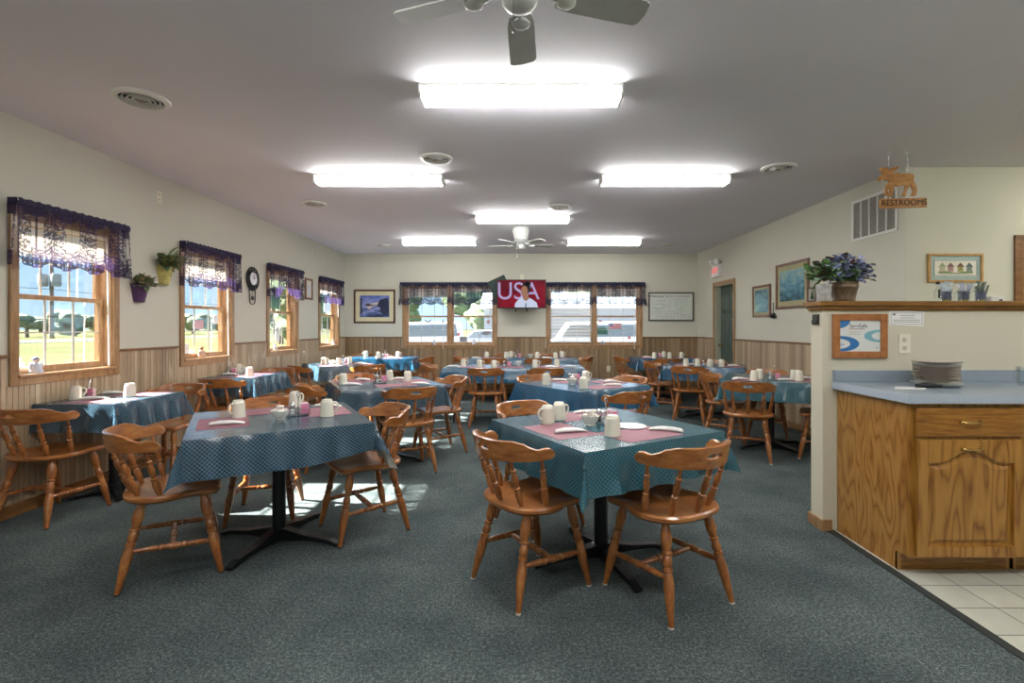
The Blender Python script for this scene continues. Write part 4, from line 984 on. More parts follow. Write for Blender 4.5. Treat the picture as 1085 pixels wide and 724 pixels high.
def make_chair(glide):
    r = thing('dining_chair', '', 'chair')
    out = smooth_outline(SEAT); n = len(out); m = MB(); vs = []
    rings = [(.86, .418, 0), (.95, .422, 0), (1, .433, 0), (1, .447, 0), (.965, .456, 0), (.82, .452, 1), (.55, .444, 1), (.25, .442, 1)]
    for s_, z, dd in rings:
        for p in out:
            zz = z
            if dd: zz += .006*max(0, p.y/.2)*(1 if abs(p.x) < .06 else 0)
            vs.append((p.x*s_, p.y*s_, zz))
    fs = [(j*n+i, j*n+(i+1) % n, (j+1)*n+(i+1) % n, (j+1)*n+i) for j in range(len(rings)-1) for i in range(n)]
    c = len(vs); vs.append((0, 0, .443)); fs += [((len(rings)-1)*n+i, (len(rings)-1)*n+(i+1) % n, c) for i in range(n)]
    c2 = len(vs); vs.append((0, 0, .418)); fs += [((i+1) % n, i, c2) for i in range(n)]
    m.add(vs, fs); m.build('seat', M_chaird, r)
    feet = {}
    for sx in (-1, 1):
        for nm, top, ft in (('f', (sx*.15, .13, .425), (sx*.205, .212, .006)), ('r', (sx*.135, -.125, .425), (sx*.2, -.222, .006))):
            feet[(sx, nm)] = (Vector(top), Vector(ft))
            lg = MB().lathe(LEG, top, ft, 12).build('leg', M_chair, r)
            MB().lathe([(0, .0125), (1, .0135)], ft, (ft[0], ft[1], 0), 10).build('glide', glide, lg)
    mids = []
    for sx in (-1, 1):
        a_ = feet[(sx, 'f')]; b_ = feet[(sx, 'r')]
        pa = a_[0].lerp(a_[1], .60); pb_ = b_[0].lerp(b_[1], .56); mids.append(pa.lerp(pb_, .5)); MB().lathe(STR, pa, pb_, 10).build('stretcher', M_chair, r)
    MB().lathe(STR, mids[0], mids[1], 10).build('stretcher', M_chair, r)
    # crest rail
    PH = R(92); N = 48; m = MB(); T = .0115
    def top(a_):
        q = abs(a_)/PH
        if q < .45: return .778
        k = [(.45, .778), (.58, .768), (.66, .75), (.76, .738), (.86, .744), (.93, .741), (.98, .728), (1.0, .714)]
        for (x0, y0), (x1, y1) in zip(k, k[1:]):
            if q <= x1: s_ = (q-x0)/(x1-x0); s_ = s_*s_*(3-2*s_); return y0+(y1-y0)*s_
        return k[-1][1]
    def bot(a_):
        q = abs(a_)/PH; return .672+.012*q+(.016 if q > .98 else 0)
    cols = []
    for i in range(N+1):
        ph = -PH+2*PH*i/N; tz, bz = top(ph), bot(ph); q = abs(ph)
        hs = .2; h_ = .0125*max(0, 1-(q/hs)**4)**.5 if q < hs else 0; mz_ = .733
        cols.append((ph, bz, mz_-h_ if h_ else (bz+tz)/2, mz_+h_ if h_ else (bz+tz)/2, tz, h_ > 0))
    vs = []
    for ph, bz, lz, hz, tz, s_ in cols:
        for off in (-T, T):
            for z in (bz+.004, lz, hz, tz-.004):
                p = crest_pt(ph, off+(z-.67)*.18); vs.append((p.x, p.y, z))
        for z, in ((bz,), (tz,)):
            p = crest_pt(ph, (z-.67)*.18); vs.append((p.x, p.y, z))
    K = 10; fs = []
    for i in range(N):
        a_, b_ = i*K, (i+1)*K
        for (p, q) in ((0, 1), (2, 3)):
            fs.append((a_+p, a_+q, b_+q, b_+p)); fs.append((a_+4+p, b_+4+p, b_+4+q, a_+4+q))
        fs += [(a_+8, a_+0, b_+0, b_+8), (a_+4, a_+8, b_+8, b_+4), (a_+3, a_+9, b_+9, b_+3), (a_+9, a_+7, b_+7, b_+9)]
        if cols[i][5] or cols[i+1][5]:
            fs += [(a_+1, a_+5, b_+5, b_+1), (a_+6, a_+2, b_+2, b_+6)]
    fs += [(0, 8, 4, 5, 6, 7, 9, 3, 2, 1), tuple(N*K+q for q in (1, 2, 3, 9, 7, 6, 5, 4, 8, 0))]
    m.add(vs, fs); m.build('crest_rail', M_chaird, r)
    for ph in (-76, -38, 0, 38, 76):
        p = crest_pt(R(ph), .001); base = Vector((p.x*.84, -.01+(p.y+.055)*.80, .447))
        MB().lathe(SPN, base, (p.x, p.y, .682), 10).build('spindle', M_chair, r)
    return r
M_glw = plain('white_glide', '#d0d0c8', .4); M_glb = plain('black_glide', '#141414', .4)
P1 = make_chair(M_glb); P2 = make_chair(M_glw); used = {1: 0, 2: 0}
NAMES = {0: 'left front table', 1: 'right front table', 2: 'table behind right front one', 3: 'table behind left front one',
         4: 'small table under nearest left window', 5: 'small table under second left window', 6: 'table by third left window',
         7: 'back left corner table', 8: 'long middle table', 9: 'long table by back wall', 10: 'back right corner table',
         11: 'table nearest green door', 12: 'right table beyond half wall'}
# table, x, y, facing, description, white glides
chairs = [
 (0, -1.88, 2.71, 33, 'left side'), (0, -1.02, 3.24, 217, 'right side'), (0, -1.78, 3.50, -75, 'far left side'),
 (1, .05, 2.56, 36, 'near left side'), (1, .71, 2.45, 120, 'near right side'), (1, .12, 3.33, -55, 'far left side'),
 (2, .84, 4.33, 125, 'near side'), (2, .24, 5.3, -53, 'far left side'), (2, 1.02, 5.2, 217, 'far right side'),
 (3, -1.04, 4.58, 118, 'near right side'), (3, -1.80, 4.70, 28, 'left side'), (3, -1.75, 5.42, -62, 'far side'), (3, -.86, 5.26, 212, 'right side'),
 (4, -3.23, 3.46, 84, 'near side'), (4, -3.12, 4.42, -92, 'far side'),
 (5, -3.13, 5.37, 80, 'near side'), (5, -3.12, 6.25, -90, 'far side'),
 (6, -2.98, 7.08, 40, 'left side'), (6, -2.23, 7.2, 128, 'near right side'),
 (7, -1.88, 9.12, 180, 'right end'), (7, -3.1, 9.62, -90, 'far side, left'), (7, -2.5, 9.62, -90, 'far side, right'),
 (8, -.46, 6.66, 88, 'near side, left'), (8, .32, 6.66, 95, 'near side, right'), (8, -1.16, 7.25, 8, 'left end'),
 (9, -.46, 8.72, 90, 'near side, left'), (9, .3, 8.72, 90, 'near side, right'), (9, -.3, 9.58, -90, 'far side, left'), (9, .46, 9.58, -90, 'far side, right'), (9, -.95, 9.1, 0, 'left end'), (9, 1.02, 9.1, 180, 'right end'),
 (10, 2.0, 9.2, 0, 'left end'), (10, 2.5, 8.62, 88, 'near side'),
 (11, 2.34, 6.92, 65, 'near side'), (11, 2.17, 7.66, -22, 'left side'), (11, 2.98, 7.82, -112, 'far side'),
 (12, 2.28, 5.02, 65, 'near side'), (12, 2.38, 5.82, -26, 'left side'), (12, 2.97, 6.03, -116, 'far side'), (12, 3.04, 5.02, 150, 'right side'),
]
for (tb, x, y, fa, side) in chairs:
    k = 2 if tb in (1, 11, 12) else 1
    place(P1 if k == 1 else P2, used[k], (x, y, 0), R(fa-90), 'maple spindle-back chair at %s of %s' % (side, NAMES[tb]), 'maple dining chairs'); used[k] += 1

# ---------------------------------------------------------------- tables and cloths
TH = .745; CT = .750
#        id: cx, cy, angle, half a, half b, base angle, folding
tables = {0: (-1.475, 3.05, 30, .455, .455, -12), 1: (.45, 2.82, 30, .455, .455, 18), 2: (.59, 4.87, 37, .455, .455, -8), 3: (-1.36, 4.97, 28, .47, .44, -17),
          4: (-3.19, 3.93, 0, .29, .36, 45), 5: (-3.19, 5.80, 0, .29, .37, 45), 6: (-2.75, 7.52, 38, .38, .46, -7), 7: (-2.56, 9.1, 0, .64, .34, None),
          8: (-.1, 7.08, 0, .955, .36, None), 9: (.03, 9.1, 0, .955, .35, None), 10: (2.6, 9.15, 0, .53, .36, 45), 11: (2.68, 7.3, -25, .53, .38, 20), 12: (2.72, 5.45, -26, .455, .455, 19)}
def table(i, cx, cy, an, ha, hb, base):
    r = thing('dining_table', {None: 'folding table with bent dark steel legs, '}.get(base, 'dark pedestal table, ')+NAMES[i], 'table', (cx, cy, 0), R(an))
    MB().box(-ha, ha, -hb, hb, TH-.03, TH).build('tabletop', plain('tabletop_dark%d' % i, '#3a2c22', .5), r, smooth=False, bevel=.006)
    if base is not None:
        MB().lathe([(0, .042), (.03, .042), (.031, .038), (.95, .038), (.951, .11), (1, .12)], (0, 0, .07), (0, 0, TH-.03), 20).build('column', M_black, r)
        for k in range(4):
            q = R(base-an)+k*PI/2; M = Matrix.Rotation(q, 4, 'Z'); L = min(.40, ha*.95 if ha < .4 else .40)
            pr = [(.0, .018), (.02, .018), (L*.5, .026), (L*.85, .018), (L, .004), (L, .022), (L*.85, .042), (L*.5, .055), (.05, .085), (0, .09)]
            vs = []; kk = len(pr)
            for s_, wd in ((-1, 1), (1, 1)):
                for x, z in pr: vs.append((x, s_*(.03-.008*x/L), z))
            MB().add(vs, [tuple(range(kk)), tuple(range(2*kk-1, kk-1, -1))]+[(j, kk+j, kk+(j+1) % kk, (j+1) % kk) for j in range(kk)], 0, M) if 0 else None
            m = MB(); m.add(vs, [tuple(range(kk)), tuple(range(2*kk-1, kk-1, -1))]+[(j, kk+j, kk+(j+1) % kk, (j+1) % kk) for j in range(kk)], 0, M)
            m.lathe([(0, .012), (1, .014)], M @ Vector((L-.02, 0, .008)), M @ Vector((L-.02, 0, 0)), 10)
            m.build('base_foot', M_black, r, smooth=False, bevel=.004)
    else:
        for sx in (-1, 1):
            for sy in (-1, 1):
                x = sx*(ha-.16); y = sy*(hb-.08)
                MB().tube([(x, y*.8, TH-.03), (x, y, .5), (x, y, .3), (x+sx*.02, y, .012), (x+sx*.02, y, 0)], .0125, 8).build('leg', M_black, r)
            MB().tube([(sx*(ha-.16), -(hb-.08), .42), (sx*(ha-.16), 0, .34), (sx*(ha-.16), hb-.08, .42)], .009, 8).tube([(sx*(ha-.17), 0, .345), (sx*(ha-.42), 0, TH-.03)], .008, 8).build('leg_brace', M_black, r)
    return r
def cloth(i, cx, cy, an, ha, hb, drop=.20, wall_side=None):
    hx, hy = ha+.004, hb+.004; n1 = 24; nd = 7
    def axis(h):
        a_ = [-(h+drop)+drop*k/nd for k in range(nd)]; b_ = [-h+2*h*k/n1 for k in range(n1+1)]; return a_+b_+[h+drop*(k+1)/nd for k in range(nd)]
    X, Y = axis(hx), axis(hy); rs = random.Random(i*7+1)
    ph = [rs.uniform(0, 6) for _ in range(4)]; am = [rs.uniform(.8, 1.3) for _ in range(4)]
    f0 = .10; vs = []; uv = []
    for yy in Y:
        for xx in X:
            ex = abs(xx)-hx; ey = abs(yy)-hy; sx = 1 if xx > 0 else -1; sy = 1 if yy > 0 else -1
            if ex <= 1e-6 and ey <= 1e-6: p = (xx, yy, CT)
            elif ey <= 1e-6:
                e_ = 1-abs(yy)/hy; fl = f0+.16*min(1, e_*3)*am[0]*math.sin(yy*19+ph[0 if sx > 0 else 1])**2
                if wall_side == 'x-' and sx < 0: fl = .0
                if i == 0 and sx > 0: fl += .2; ex *= 1.4
                r_ = ex; p = (sx*(hx+fl*r_+.004*min(1, ex/.03)), yy, CT-r_*math.sqrt(1-fl*fl))
            elif ex <= 1e-6:
                e_ = 1-abs(xx)/hx; fl = f0+.16*min(1, e_*3)*am[2]*math.sin(xx*19+ph[2 if sy > 0 else 3])**2
                if i == 0 and sy < 0: ey *= 1-.25*min(1, max(0, (xx/hx-.2)/.8))
                r_ = ey; p = (xx, sy*(hy+fl*r_+.004*min(1, ey/.03)), CT-r_*math.sqrt(1-fl*fl))
            else:
                if i == 0 and sx > 0:
                    ex *= 1.4
                    if sy < 0: ey *= .75
                r_ = (ex**5+ey**5)**.2*1.0+.12*min(ex, ey); th = math.atan2(ey, ex); fl = f0+.26*math.sin(2*th)**1.6+(.2*math.cos(th)**2 if i == 0 and sx > 0 else 0)
                fx = fl
                if wall_side == 'x-' and sx < 0: fx = 0 if True else fl; fl = f0*math.sin(th)
                p = (sx*(hx+.003+(fx if not (wall_side == 'x-' and sx < 0) else 0)*r_*math.cos(th)), sy*(hy+.003+fl*r_*math.sin(th)), CT-r_*math.sqrt(1-fl*fl))
            vs.append(p); uv.append((xx+3, yy+3))
    nx = len(X); fs = [(j*nx+k, j*nx+k+1, (j+1)*nx+k+1, (j+1)*nx+k) for j in range(len(Y)-1) for k in range(nx-1)]
    m = MB(); m.add(vs, fs); o = m.build('tablecloth', M_clotht if i in (1, 12) else (M_clothb if i in (2, 7, 8, 9, 10, 11) else M_cloth), uvs=uv, loc=(cx, cy, 0), rot=(0, 0, R(an)))
    return tag(o, ('teal' if i in (1, 12) else 'blue' if i in (2, 7, 8, 9, 10, 11) else 'navy')+' vinyl tablecloth with pale diamond lattice on '+NAMES[i], 'tablecloth', 'vinyl tablecloths')
for i, (cx, cy, an, ha, hb, base) in tables.items():
    table(i, cx, cy, an, ha, hb, base); cloth(i, cx, cy, an, ha, hb, wall_side='x-' if i in (4, 5) else None)

# ---------------------------------------------------------------- table settings
CZT = CT+.0012
OCC = []
def onto(i, u_, v_, marg=.05, rad=0):
    """spot on table i; kept inside the table edge"""
    Y = F*(EYE-CT)/max(v_-347, 12); x = (u_-552)/F*Y; cx, cy, an, ha, hb, _ = tables[i]
    if i >= 5: # far tables: keep the bearing, pull the distance toward the table
        lo = cy-.6*max(ha, hb); hi = cy+.6*max(ha, hb)
        if i in (8, 9, 7, 10): lo, hi = cy-hb+marg+.02, cy+hb-marg-.02
        if i in (5,): lo, hi = cy-hb+marg, cy+hb-marg
        Y2 = min(max(Y, lo), hi); x = (u_-552)/F*Y2; Y = Y2
    if rad:
        for _ in range(30):
            hit = False
            for (ox, oy, orad) in OCC:
                dx, dy = x-ox, Y-oy; ds = math.hypot(dx, dy)
                if ds < rad+orad:
                    if ds < 1e-4: dx, dy, ds = 1, 0, 1
                    q = (rad+orad-ds+.003); x += dx/ds*q; Y += dy/ds*q*.5; hit = True
            if not hit: break
        OCC.append((x, Y, rad))
    d = Matrix.Rotation(R(-an), 2) @ Vector((x-cx, Y-cy)); mg = marg
    d.x = min(max(d.x, -ha+mg), ha-mg); d.y = min(max(d.y, -hb+mg), hb-mg)
    d = Matrix.Rotation(R(an), 2) @ d; return (cx+d.x, cy+d.y)

def make_mug():
    r = thing('coffee_mug', '', 'mug')
    MB().lathe([(0, .0405), (.02, .042), (.06, .0415), (.75, .0375), (.86, .036), (.88, .033), (.96, .030), (1, .028), (.97, .02), (.96, .004)], (0, 0, 0), (0, 0, .104), 22).build('cup', M_mug, r)
    MB().tube([(.036, 0, .085), (.055, 0, .084), (.066, 0, .07), (.064, 0, .05), (.054, 0, .033), (.038, 0, .026)], .0058, 8).build('handle', M_mug, r)
    return r
MUG = make_mug()
mugs = {1: [(580.2, 449.1, 215), (592.5, 445, 30), (649, 462, 60)], 0: [(252.5, 442.4, 250), (312, 430.5, 60), (346.4, 441.4, 10)],
        4: [(80, 423.7, 60), (137.7, 420.3, 120)], 5: [(250, 395, 30), (264.5, 399, 90)],
        6: [(343.3, 386.3, 30), (359.3, 386.6, 90), (370.4, 385, 200)], 3: [(363.6, 407.4, 200), (412.6, 403, 90), (432, 404.2, 80)],
        7: [(387.8, 378, 200), (400.6, 379.3, 90), (421.6, 378.8, 30)], 8: [(491, 388.6, 10), (508, 389.4, 10), (523.5, 390, 10), (567, 389.4, 10), (590, 388.8, 80)],
        9: [(515.6, 379, 80), (536.5, 379, 10), (541.3, 378, 20), (569, 379.5, 30), (588.5, 381, 90), (595.2, 378.4, 0)],
        10: [(693.3, 380, 90), (703.3, 378.5, 90), (709.4, 380, 90), (722.2, 379.5, 30)], 11: [(725.7, 389, 90), (739, 387.8, 180), (752.5, 390, 90), (764.5, 389, 180)],
        12: [(799, 404, 90), (804.7, 401.4, 70), (841.5, 402.5, 90), (845.5, 405, 30)], 2: [(579, 407.5, 90), (618.3, 412, 90), (620.5, 404, 20)]}
ORD = ['leftmost', 'second', 'third', 'fourth', 'fifth', 'sixth']
k = 0
for tb, lst in mugs.items():
    n = len(lst)
    for j, (u_, v_, a_) in enumerate(lst):
        x, y = onto(tb, u_, v_, .05, .05)
        w_ = 'leftmost' if j == 0 else ('rightmost' if j == n-1 else ORD[j]+' from the left')
        place(MUG, k, (x, y, CZT), R(a_), 'upside-down cream mug, %s on %s' % (w_, NAMES[tb]), 'upside-down coffee mugs'); k += 1

# placemats
mats = {1: [(590, 457, 120), (691, 463.5, 30), (612, 440.4, 30)], 0: [(233, 448.6, 120), (278.6, 434.4, 30), (358, 435, 120)], 4: [(82, 426, 0), (140, 417.5, 0)],
        5: [(248, 399.5, 0), (258, 393, 0)], 6: [(385, 386, 38), (350, 387.3, 128)], 3: [(370, 405, 118), (420, 408.3, 28), (443, 403.8, 118), (398, 400.5, 28)],
        2: [(592.7, 404, 127), (641, 410.4, 37), (650, 404.7, 127)], 7: [(415, 380.3, 0)], 8: [(500, 389, 0), (583, 389, 0), (540, 391, 0)], 9: [(520, 380, 0), (590, 380, 0)],
        10: [(690, 379.5, 0), (728, 379.5, 0)], 11: [(722, 389.6, 65), (780, 389, 65)], 12: [(790, 404, 64), (856, 403, 64)]}
MATP = tag(MB().box(-.185, .185, -.128, .128, 0, .001).build('placemat', M_mat, smooth=False), '', 'placemat'); MATP2 = MATP
k = 0
for tb, lst in mats.items():
    n = len(lst)
    for j, (u_, v_, a_) in enumerate(sorted(lst)):
        x, y = onto(tb, u_, v_, .165 if tb not in (4, 5, 7, 8, 9, 10) else .16)
        an = R(a_)
        if tb in (4, 5): x = tables[tb][0]+.06
        w_ = 'leftmost' if j == 0 else ('rightmost' if j == n-1 else ORD[j]+' from the left')
        if n == 1: w_ = 'the only one'
        o = place(MATP, k, (x, y, CZT-.0006), an, 'mauve paper placemat, %s on %s' % (w_, NAMES[tb]), 'mauve placemats'); k += 1

# rolled napkins with cutlery
def make_napkin():
    r = thing('rolled_napkin', '', 'napkin')
    m = MB(); vs = []; n = 12; secs = [(-.11, .010, .007), (-.10, .015, .011), (-.04, .019, .014), (.03, .021, .013), (.08, .026, .009), (.115, .032, .004), (.118, .02, .002)]
    for x, w_, h_ in secs:
        for i in range(n):
            q = 2*PI*i/n; vs.append((x+.003*math.sin(q*3), w_*math.cos(q), h_+h_*math.sin(q)*(1 if math.sin(q) > 0 else 1)))
    m.add(vs, [(j*n+i, (j+1)*n+i, (j+1)*n+(i+1) % n, j*n+(i+1) % n) for j in range(len(secs)-1) for i in range(n)]+[tuple(range(n)), tuple((len(secs)-1)*n+i for i in range(n-1, -1, -1))])
    m.build('napkin_roll', M_nap, r)
    r.scale = (.76, .9, .9)
    MB().box(-.125, -.10, -.006, .006, .006, .009).build('cutlery', M_chrome, r, smooth=False, bevel=.001)
    return r
NP = make_napkin()
naps = {1: [(604, 458.5, 20), (706, 457, 150), (614.6, 436.2, 170)], 0: [(240, 450.5, 25), (347, 431.5, 10)], 4: [(108, 417.5, 10), (100, 423.5, 20)], 5: [(236, 397.5, 10)],
        6: [(382, 386, 20)], 3: [(373, 408.3, 8), (382, 402, 160), (447, 408, 0), (425, 402.2, 10)], 2: [(583, 402.5, 160), (649, 409, 170), (652, 404.8, 10)], 7: [(415, 380, 0)],
        8: [(480, 389, 0), (584, 390, 0), (604, 389, 0)], 9: [(505, 380, 0), (580, 380, 0)], 10: [(686, 379, 0)], 11: [(732, 387, 20), (777, 388, 5)], 12: [(784, 402.3, 5), (832, 406, 10), (855, 401.5, 0)]}
k = 0
for tb, lst in naps.items():
    n = len(lst)
    for j, (u_, v_, a_) in enumerate(sorted(lst)):
        x, y = onto(tb, u_, v_, .12); w_ = 'leftmost' if j == 0 else ('rightmost' if j == n-1 else ORD[j]+' from the left')
        if n == 1: w_ = 'the only one'
        place(NP, k, (x, y, CZT+.0012), R(a_), 'white rolled napkin, %s on %s' % (w_, NAMES[tb]), 'rolled napkins'); k += 1

# creamer bowls
def make_bowl():
    r = thing('creamer_bowl', '', 'bowl')
    MB().lathe([(0, .026), (.08, .028), (.15, .026), (.5, .043), (1, .053), (1, .049), (.5, .038), (.25, .02), (.22, .003)], (0, 0, 0), (0, 0, .055), 24).build('bowl', M_bowl, r); return r
BW = make_bowl()
CR = tag(MB().lathe([(0, .009), (.85, .013), (.86, .0155), (1, .0155)], (0, 0, 0), (0, 0, .018), 12).build('creamer_cup', M_creamer), '', 'creamer')
bowls = {1: (625.3, 451), 0: (296.6, 445), 2: (606.5, 408), 5: (236, 393.5), 6: (353, 386.5), 8: (549.5, 387.5), 9: (562, 379)}
k = kc = 0
for tb, (u_, v_) in bowls.items():
    x, y = onto(tb, u_, v_, .07, .056); place(BW, k, (x, y, CZT), 0, 'white china bowl of creamer cups on '+NAMES[tb], 'creamer bowls'); k += 1
    rs = random.Random(tb); nc = 9 if tb in (0, 1, 2) else 4
    spots_ = [(0, 0, .030, 0)]+[(.026*math.cos(q), .026*math.sin(q), .043, .4) for q in [2*PI*j/5+.3 for j in range(5)]]+[(.012*math.cos(q), .012*math.sin(q), .063, .5) for q in (0.2, 2.3, 4.4)]
    for (dx, dy, dz, tl_) in spots_[:nc]:
        o = place(CR, kc, (x+dx, y+dy, CZT+dz), rs.uniform(0, 6), 'small creamer cup heaped in bowl on '+NAMES[tb], 'creamer cups in the bowl on '+NAMES[tb]); kc += 1
        o.rotation_euler = (rs.uniform(-.4, .4)*tl_*2, rs.uniform(-.4, .4)*tl_*2, 0)

# condiment caddies
def make_caddy():
    r = thing('condiment_caddy', '', 'caddy')
    m = MB(); a_, b_ = .062, .042
    for z in (.004, .035): m.tube([(-a_, -b_, z), (a_, -b_, z), (a_, b_, z), (-a_, b_, z)], .002, 6, True)
    for x, y in ((-a_, -b_), (a_, -b_), (a_, b_), (-a_, b_), (0, -b_), (0, b_)): m.tube([(x, y, .004), (x, y, .035)], .002, 6)
    for q in range(5): yy = -b_+2*b_*(q+.5)/5; m.tube([(-a_, yy, .004), (a_, yy, .004)], .0015, 6)
    m.build('wire_rack', M_chrome, r)
    MB().tube([(0, 0, .004), (0, 0, .10), (.006, 0, .115), (.008, 0, .135), (0, 0, .145), (-.008, 0, .135), (-.006, 0, .115), (0, 0, .10)], .003, 8).build('carry_handle', M_chrome, r)
    return r
CD = make_caddy()
def make_shaker(name, fill):
    r = thing(name, '', 'shaker')
    MB().lathe([(0, .016), (.05, .018), (.7, .015), (1, .0145), (1, .0125), (.08, .015), (.06, .003)], (0, 0, 0), (0, 0, .055), 14).build('glass_body', M_clear, r)
    MB().lathe([(0, .0135), (1, .012)], (0, 0, .004), (0, 0, .036), 12).build('contents', fill, r)
    MB().lathe([(0, .0165), (.5, .0165), (.85, .012), (1, .004)], (0, 0, .055), (0, 0, .074), 14).build('cap', M_chrome, r)
    return r
SH = make_shaker('salt_shaker', M_salt); PP = make_shaker('pepper_shaker', M_pepper)
PK = tag(MB().box(-.022, .022, -.0016, .0016, 0, .06).build('sugar_packet', M_pink, smooth=False, bevel=.001), '', 'sugar packet')
PW = tag(MB().box(-.022, .022, -.0016, .0016, 0, .06).build('sugar_packet', M_whitep, smooth=False, bevel=.001), '', 'sugar packet')
cads = {1: (639.5, 448.5, 30), 0: (316, 440, 30), 2: (611, 404, 37), 3: (403, 406, 30), 4: (56, 421, 0), 5: (212, 396.5, 0), 6: (352+12, 385.5, 38), 7: (408, 379.3, 0), 8: (537, 388.8, 0), 9: (548.5, 379.2, 0), 10: (698, 378.6, 0), 11: (746, 388.2, -25), 12: (820, 402.6, -26)}
k = kp = kw = 0
for tb, (u_, v_, a_) in cads.items():
    x, y = onto(tb, u_, v_, .08, .068); nm = NAMES[tb]; A = R(a_); z = CZT
    place(CD, k, (x, y, z), A, 'small chrome wire condiment caddy on '+nm, 'condiment caddies')
    def at(dx, dy): return (x+dx*math.cos(A)-dy*math.sin(A), y+dx*math.sin(A)+dy*math.cos(A), z+.0062)
    place(SH, k, at(-.035, -.02), A, 'glass salt shaker in caddy on '+nm, 'salt shakers')
    place(PP, k, at(-.035, .02), A, 'glass pepper shaker in caddy on '+nm, 'pepper shakers'); k += 1
    npk = 6 if tb in (0, 1, 2, 3) else 3
    for j in range(npk):
        o = place(PK, kp, at(.035, -.034+j*.0108), A+random.uniform(-.08, .08), 'pink sugar packet in caddy on '+nm, 'pink packets in the caddy on '+nm); o.location.z += random.uniform(0, .008); kp += 1
        o = place(PW, kw, at(.035, -.0286+j*.0108), A+random.uniform(-.08, .08), 'white sugar packet in caddy on '+nm, 'white packets in the caddy on '+nm); o.location.z += random.uniform(0, .008); kw += 1
x, y = onto(1, 668, 452.5, .1, .09)
tag(MB().lathe([(0, .05), (.3, .06), (1, .088), (.9, .084), (.35, .05), (.3, .003)], (0, 0, 0), (0, 0, .006), 30).build('glare_disc', M_bowl, loc=(x, y, CZT)), 'flat white disc painting ceiling light glare beside the caddy on the right front table', 'glare_disc')  # white disc standing in for ceiling light glare on the vinyl

# ---------------------------------------------------------------- sill figurines and window stickers
def figurine(label, x, y, rz, cols, s_=1, z=WZ0+.0145):
    r = thing('figurine', label, 'figurine', (x, y, z), rz); r.scale = (s_,)*3
    MB().lathe([(0, .038), (.12, .04), (.45, .03), (.7, .02), (.85, .018), (1, .01)], (0, 0, 0), (0, 0, .07), 14).build('dress', plain('fig_dress', cols[0], .5), r)
    MB().ball((0, 0, .085), .018, 10, 8).build('head', plain('fig_head', cols[1], .5), r)
    MB().ball((0, .003, .09), .02, 10, 6, (1, 1, .8)).build('hair', plain('fig_hair', cols[2], .6), r)
    for sx in (-1, 1): MB().ball((sx*.03, 0, .045), .016, 8, 6, (1, .8, 1.6)).build('arm', plain('fig_arm', cols[0], .5), r)
    return r
figurine('small white and blue figurine on the nearest left window sill', XL-.01, 3.62, PI/2, ('#c8ccd8', '#d0b8a8', '#7f86a8'), 1.1)
figurine('brown-haired angel figurine on the second left window sill', XL-.01, 5.50, PI/2, ('#c9a58f', '#c79f80', '#8a5c34'), 1.15)
figurine('little white figurine on the third left window sill', XL-.01, 7.15, PI/2, ('#d0d0d6', '#cfc0b0', '#8d8d99'), .9)
figurine('little cream figurine on the farthest left window sill', XL-.01, 9.35, PI/2, ('#dcd0cc', '#cfb0a0', '#b0a0a0'), 1)
figurine('small grey figurine on the left back window sill', -1.72, YB-.01, 0, ('#b0aeb4', '#c0b0a8', '#88807c'), .8, WZ0+.0045)
figurine('small silver figurine in the right half of the left back window sill', -.93, YB-.01, 0, ('#c0c0c6', '#b8b0b0', '#908c8c'), .9, WZ0+.0045)
figurine('small blue-grey figurine on the right back window sill', 1.62, YB-.01, 0, ('#8d93a8', '#b0a8a8', '#6c7080'), .8, WZ0+.0045)

def star(r_, n=5, k=.42): return [((r_ if i % 2 == 0 else r_*k)*math.sin(PI*i/n), (r_ if i % 2 == 0 else r_*k)*math.cos(PI*i/n)) for i in range(2*n)]
S_red = plain('sticker_red', '#c8606a', .5); S_bl = plain('sticker_blue', '#5a6aa8', .5); S_wh = plain('sticker_white', '#dfe2e6', .5, var=.02); S_gr = plain('sticker_grey', '#7c8088', .5); S_gn = plain('sticker_green', '#4d7f72', .5); S_pk = plain('sticker_pink', '#d7b0ba', .5); S_ye = plain('sticker_yellow', '#d8c874', .5)
def sticker(label, poly, x, z, mat, lo=True):
    y = YB+(.0745 if lo else .1075)
    o = MB().prism(poly, -.0006, .0006, 'y').build('window_sticker', mat, smooth=False, loc=(x, y, z)); return tag(o, label, 'window sticker')
def rect(w_, h_): return [(-w_/2, -h_/2), (w_/2, -h_/2), (w_/2, h_/2), (-w_/2, h_/2)]
def bx_(px, py, ox): return ((ox+px*.1174-552)/53.4, EYE-(290+py*.1174-347)/53.4)
bird = [(-.08, .03), (-.04, .01), (0, -.02), (.04, .01), (.08, .04), (.05, -.02), (.0, -.05), (-.05, -.02)]
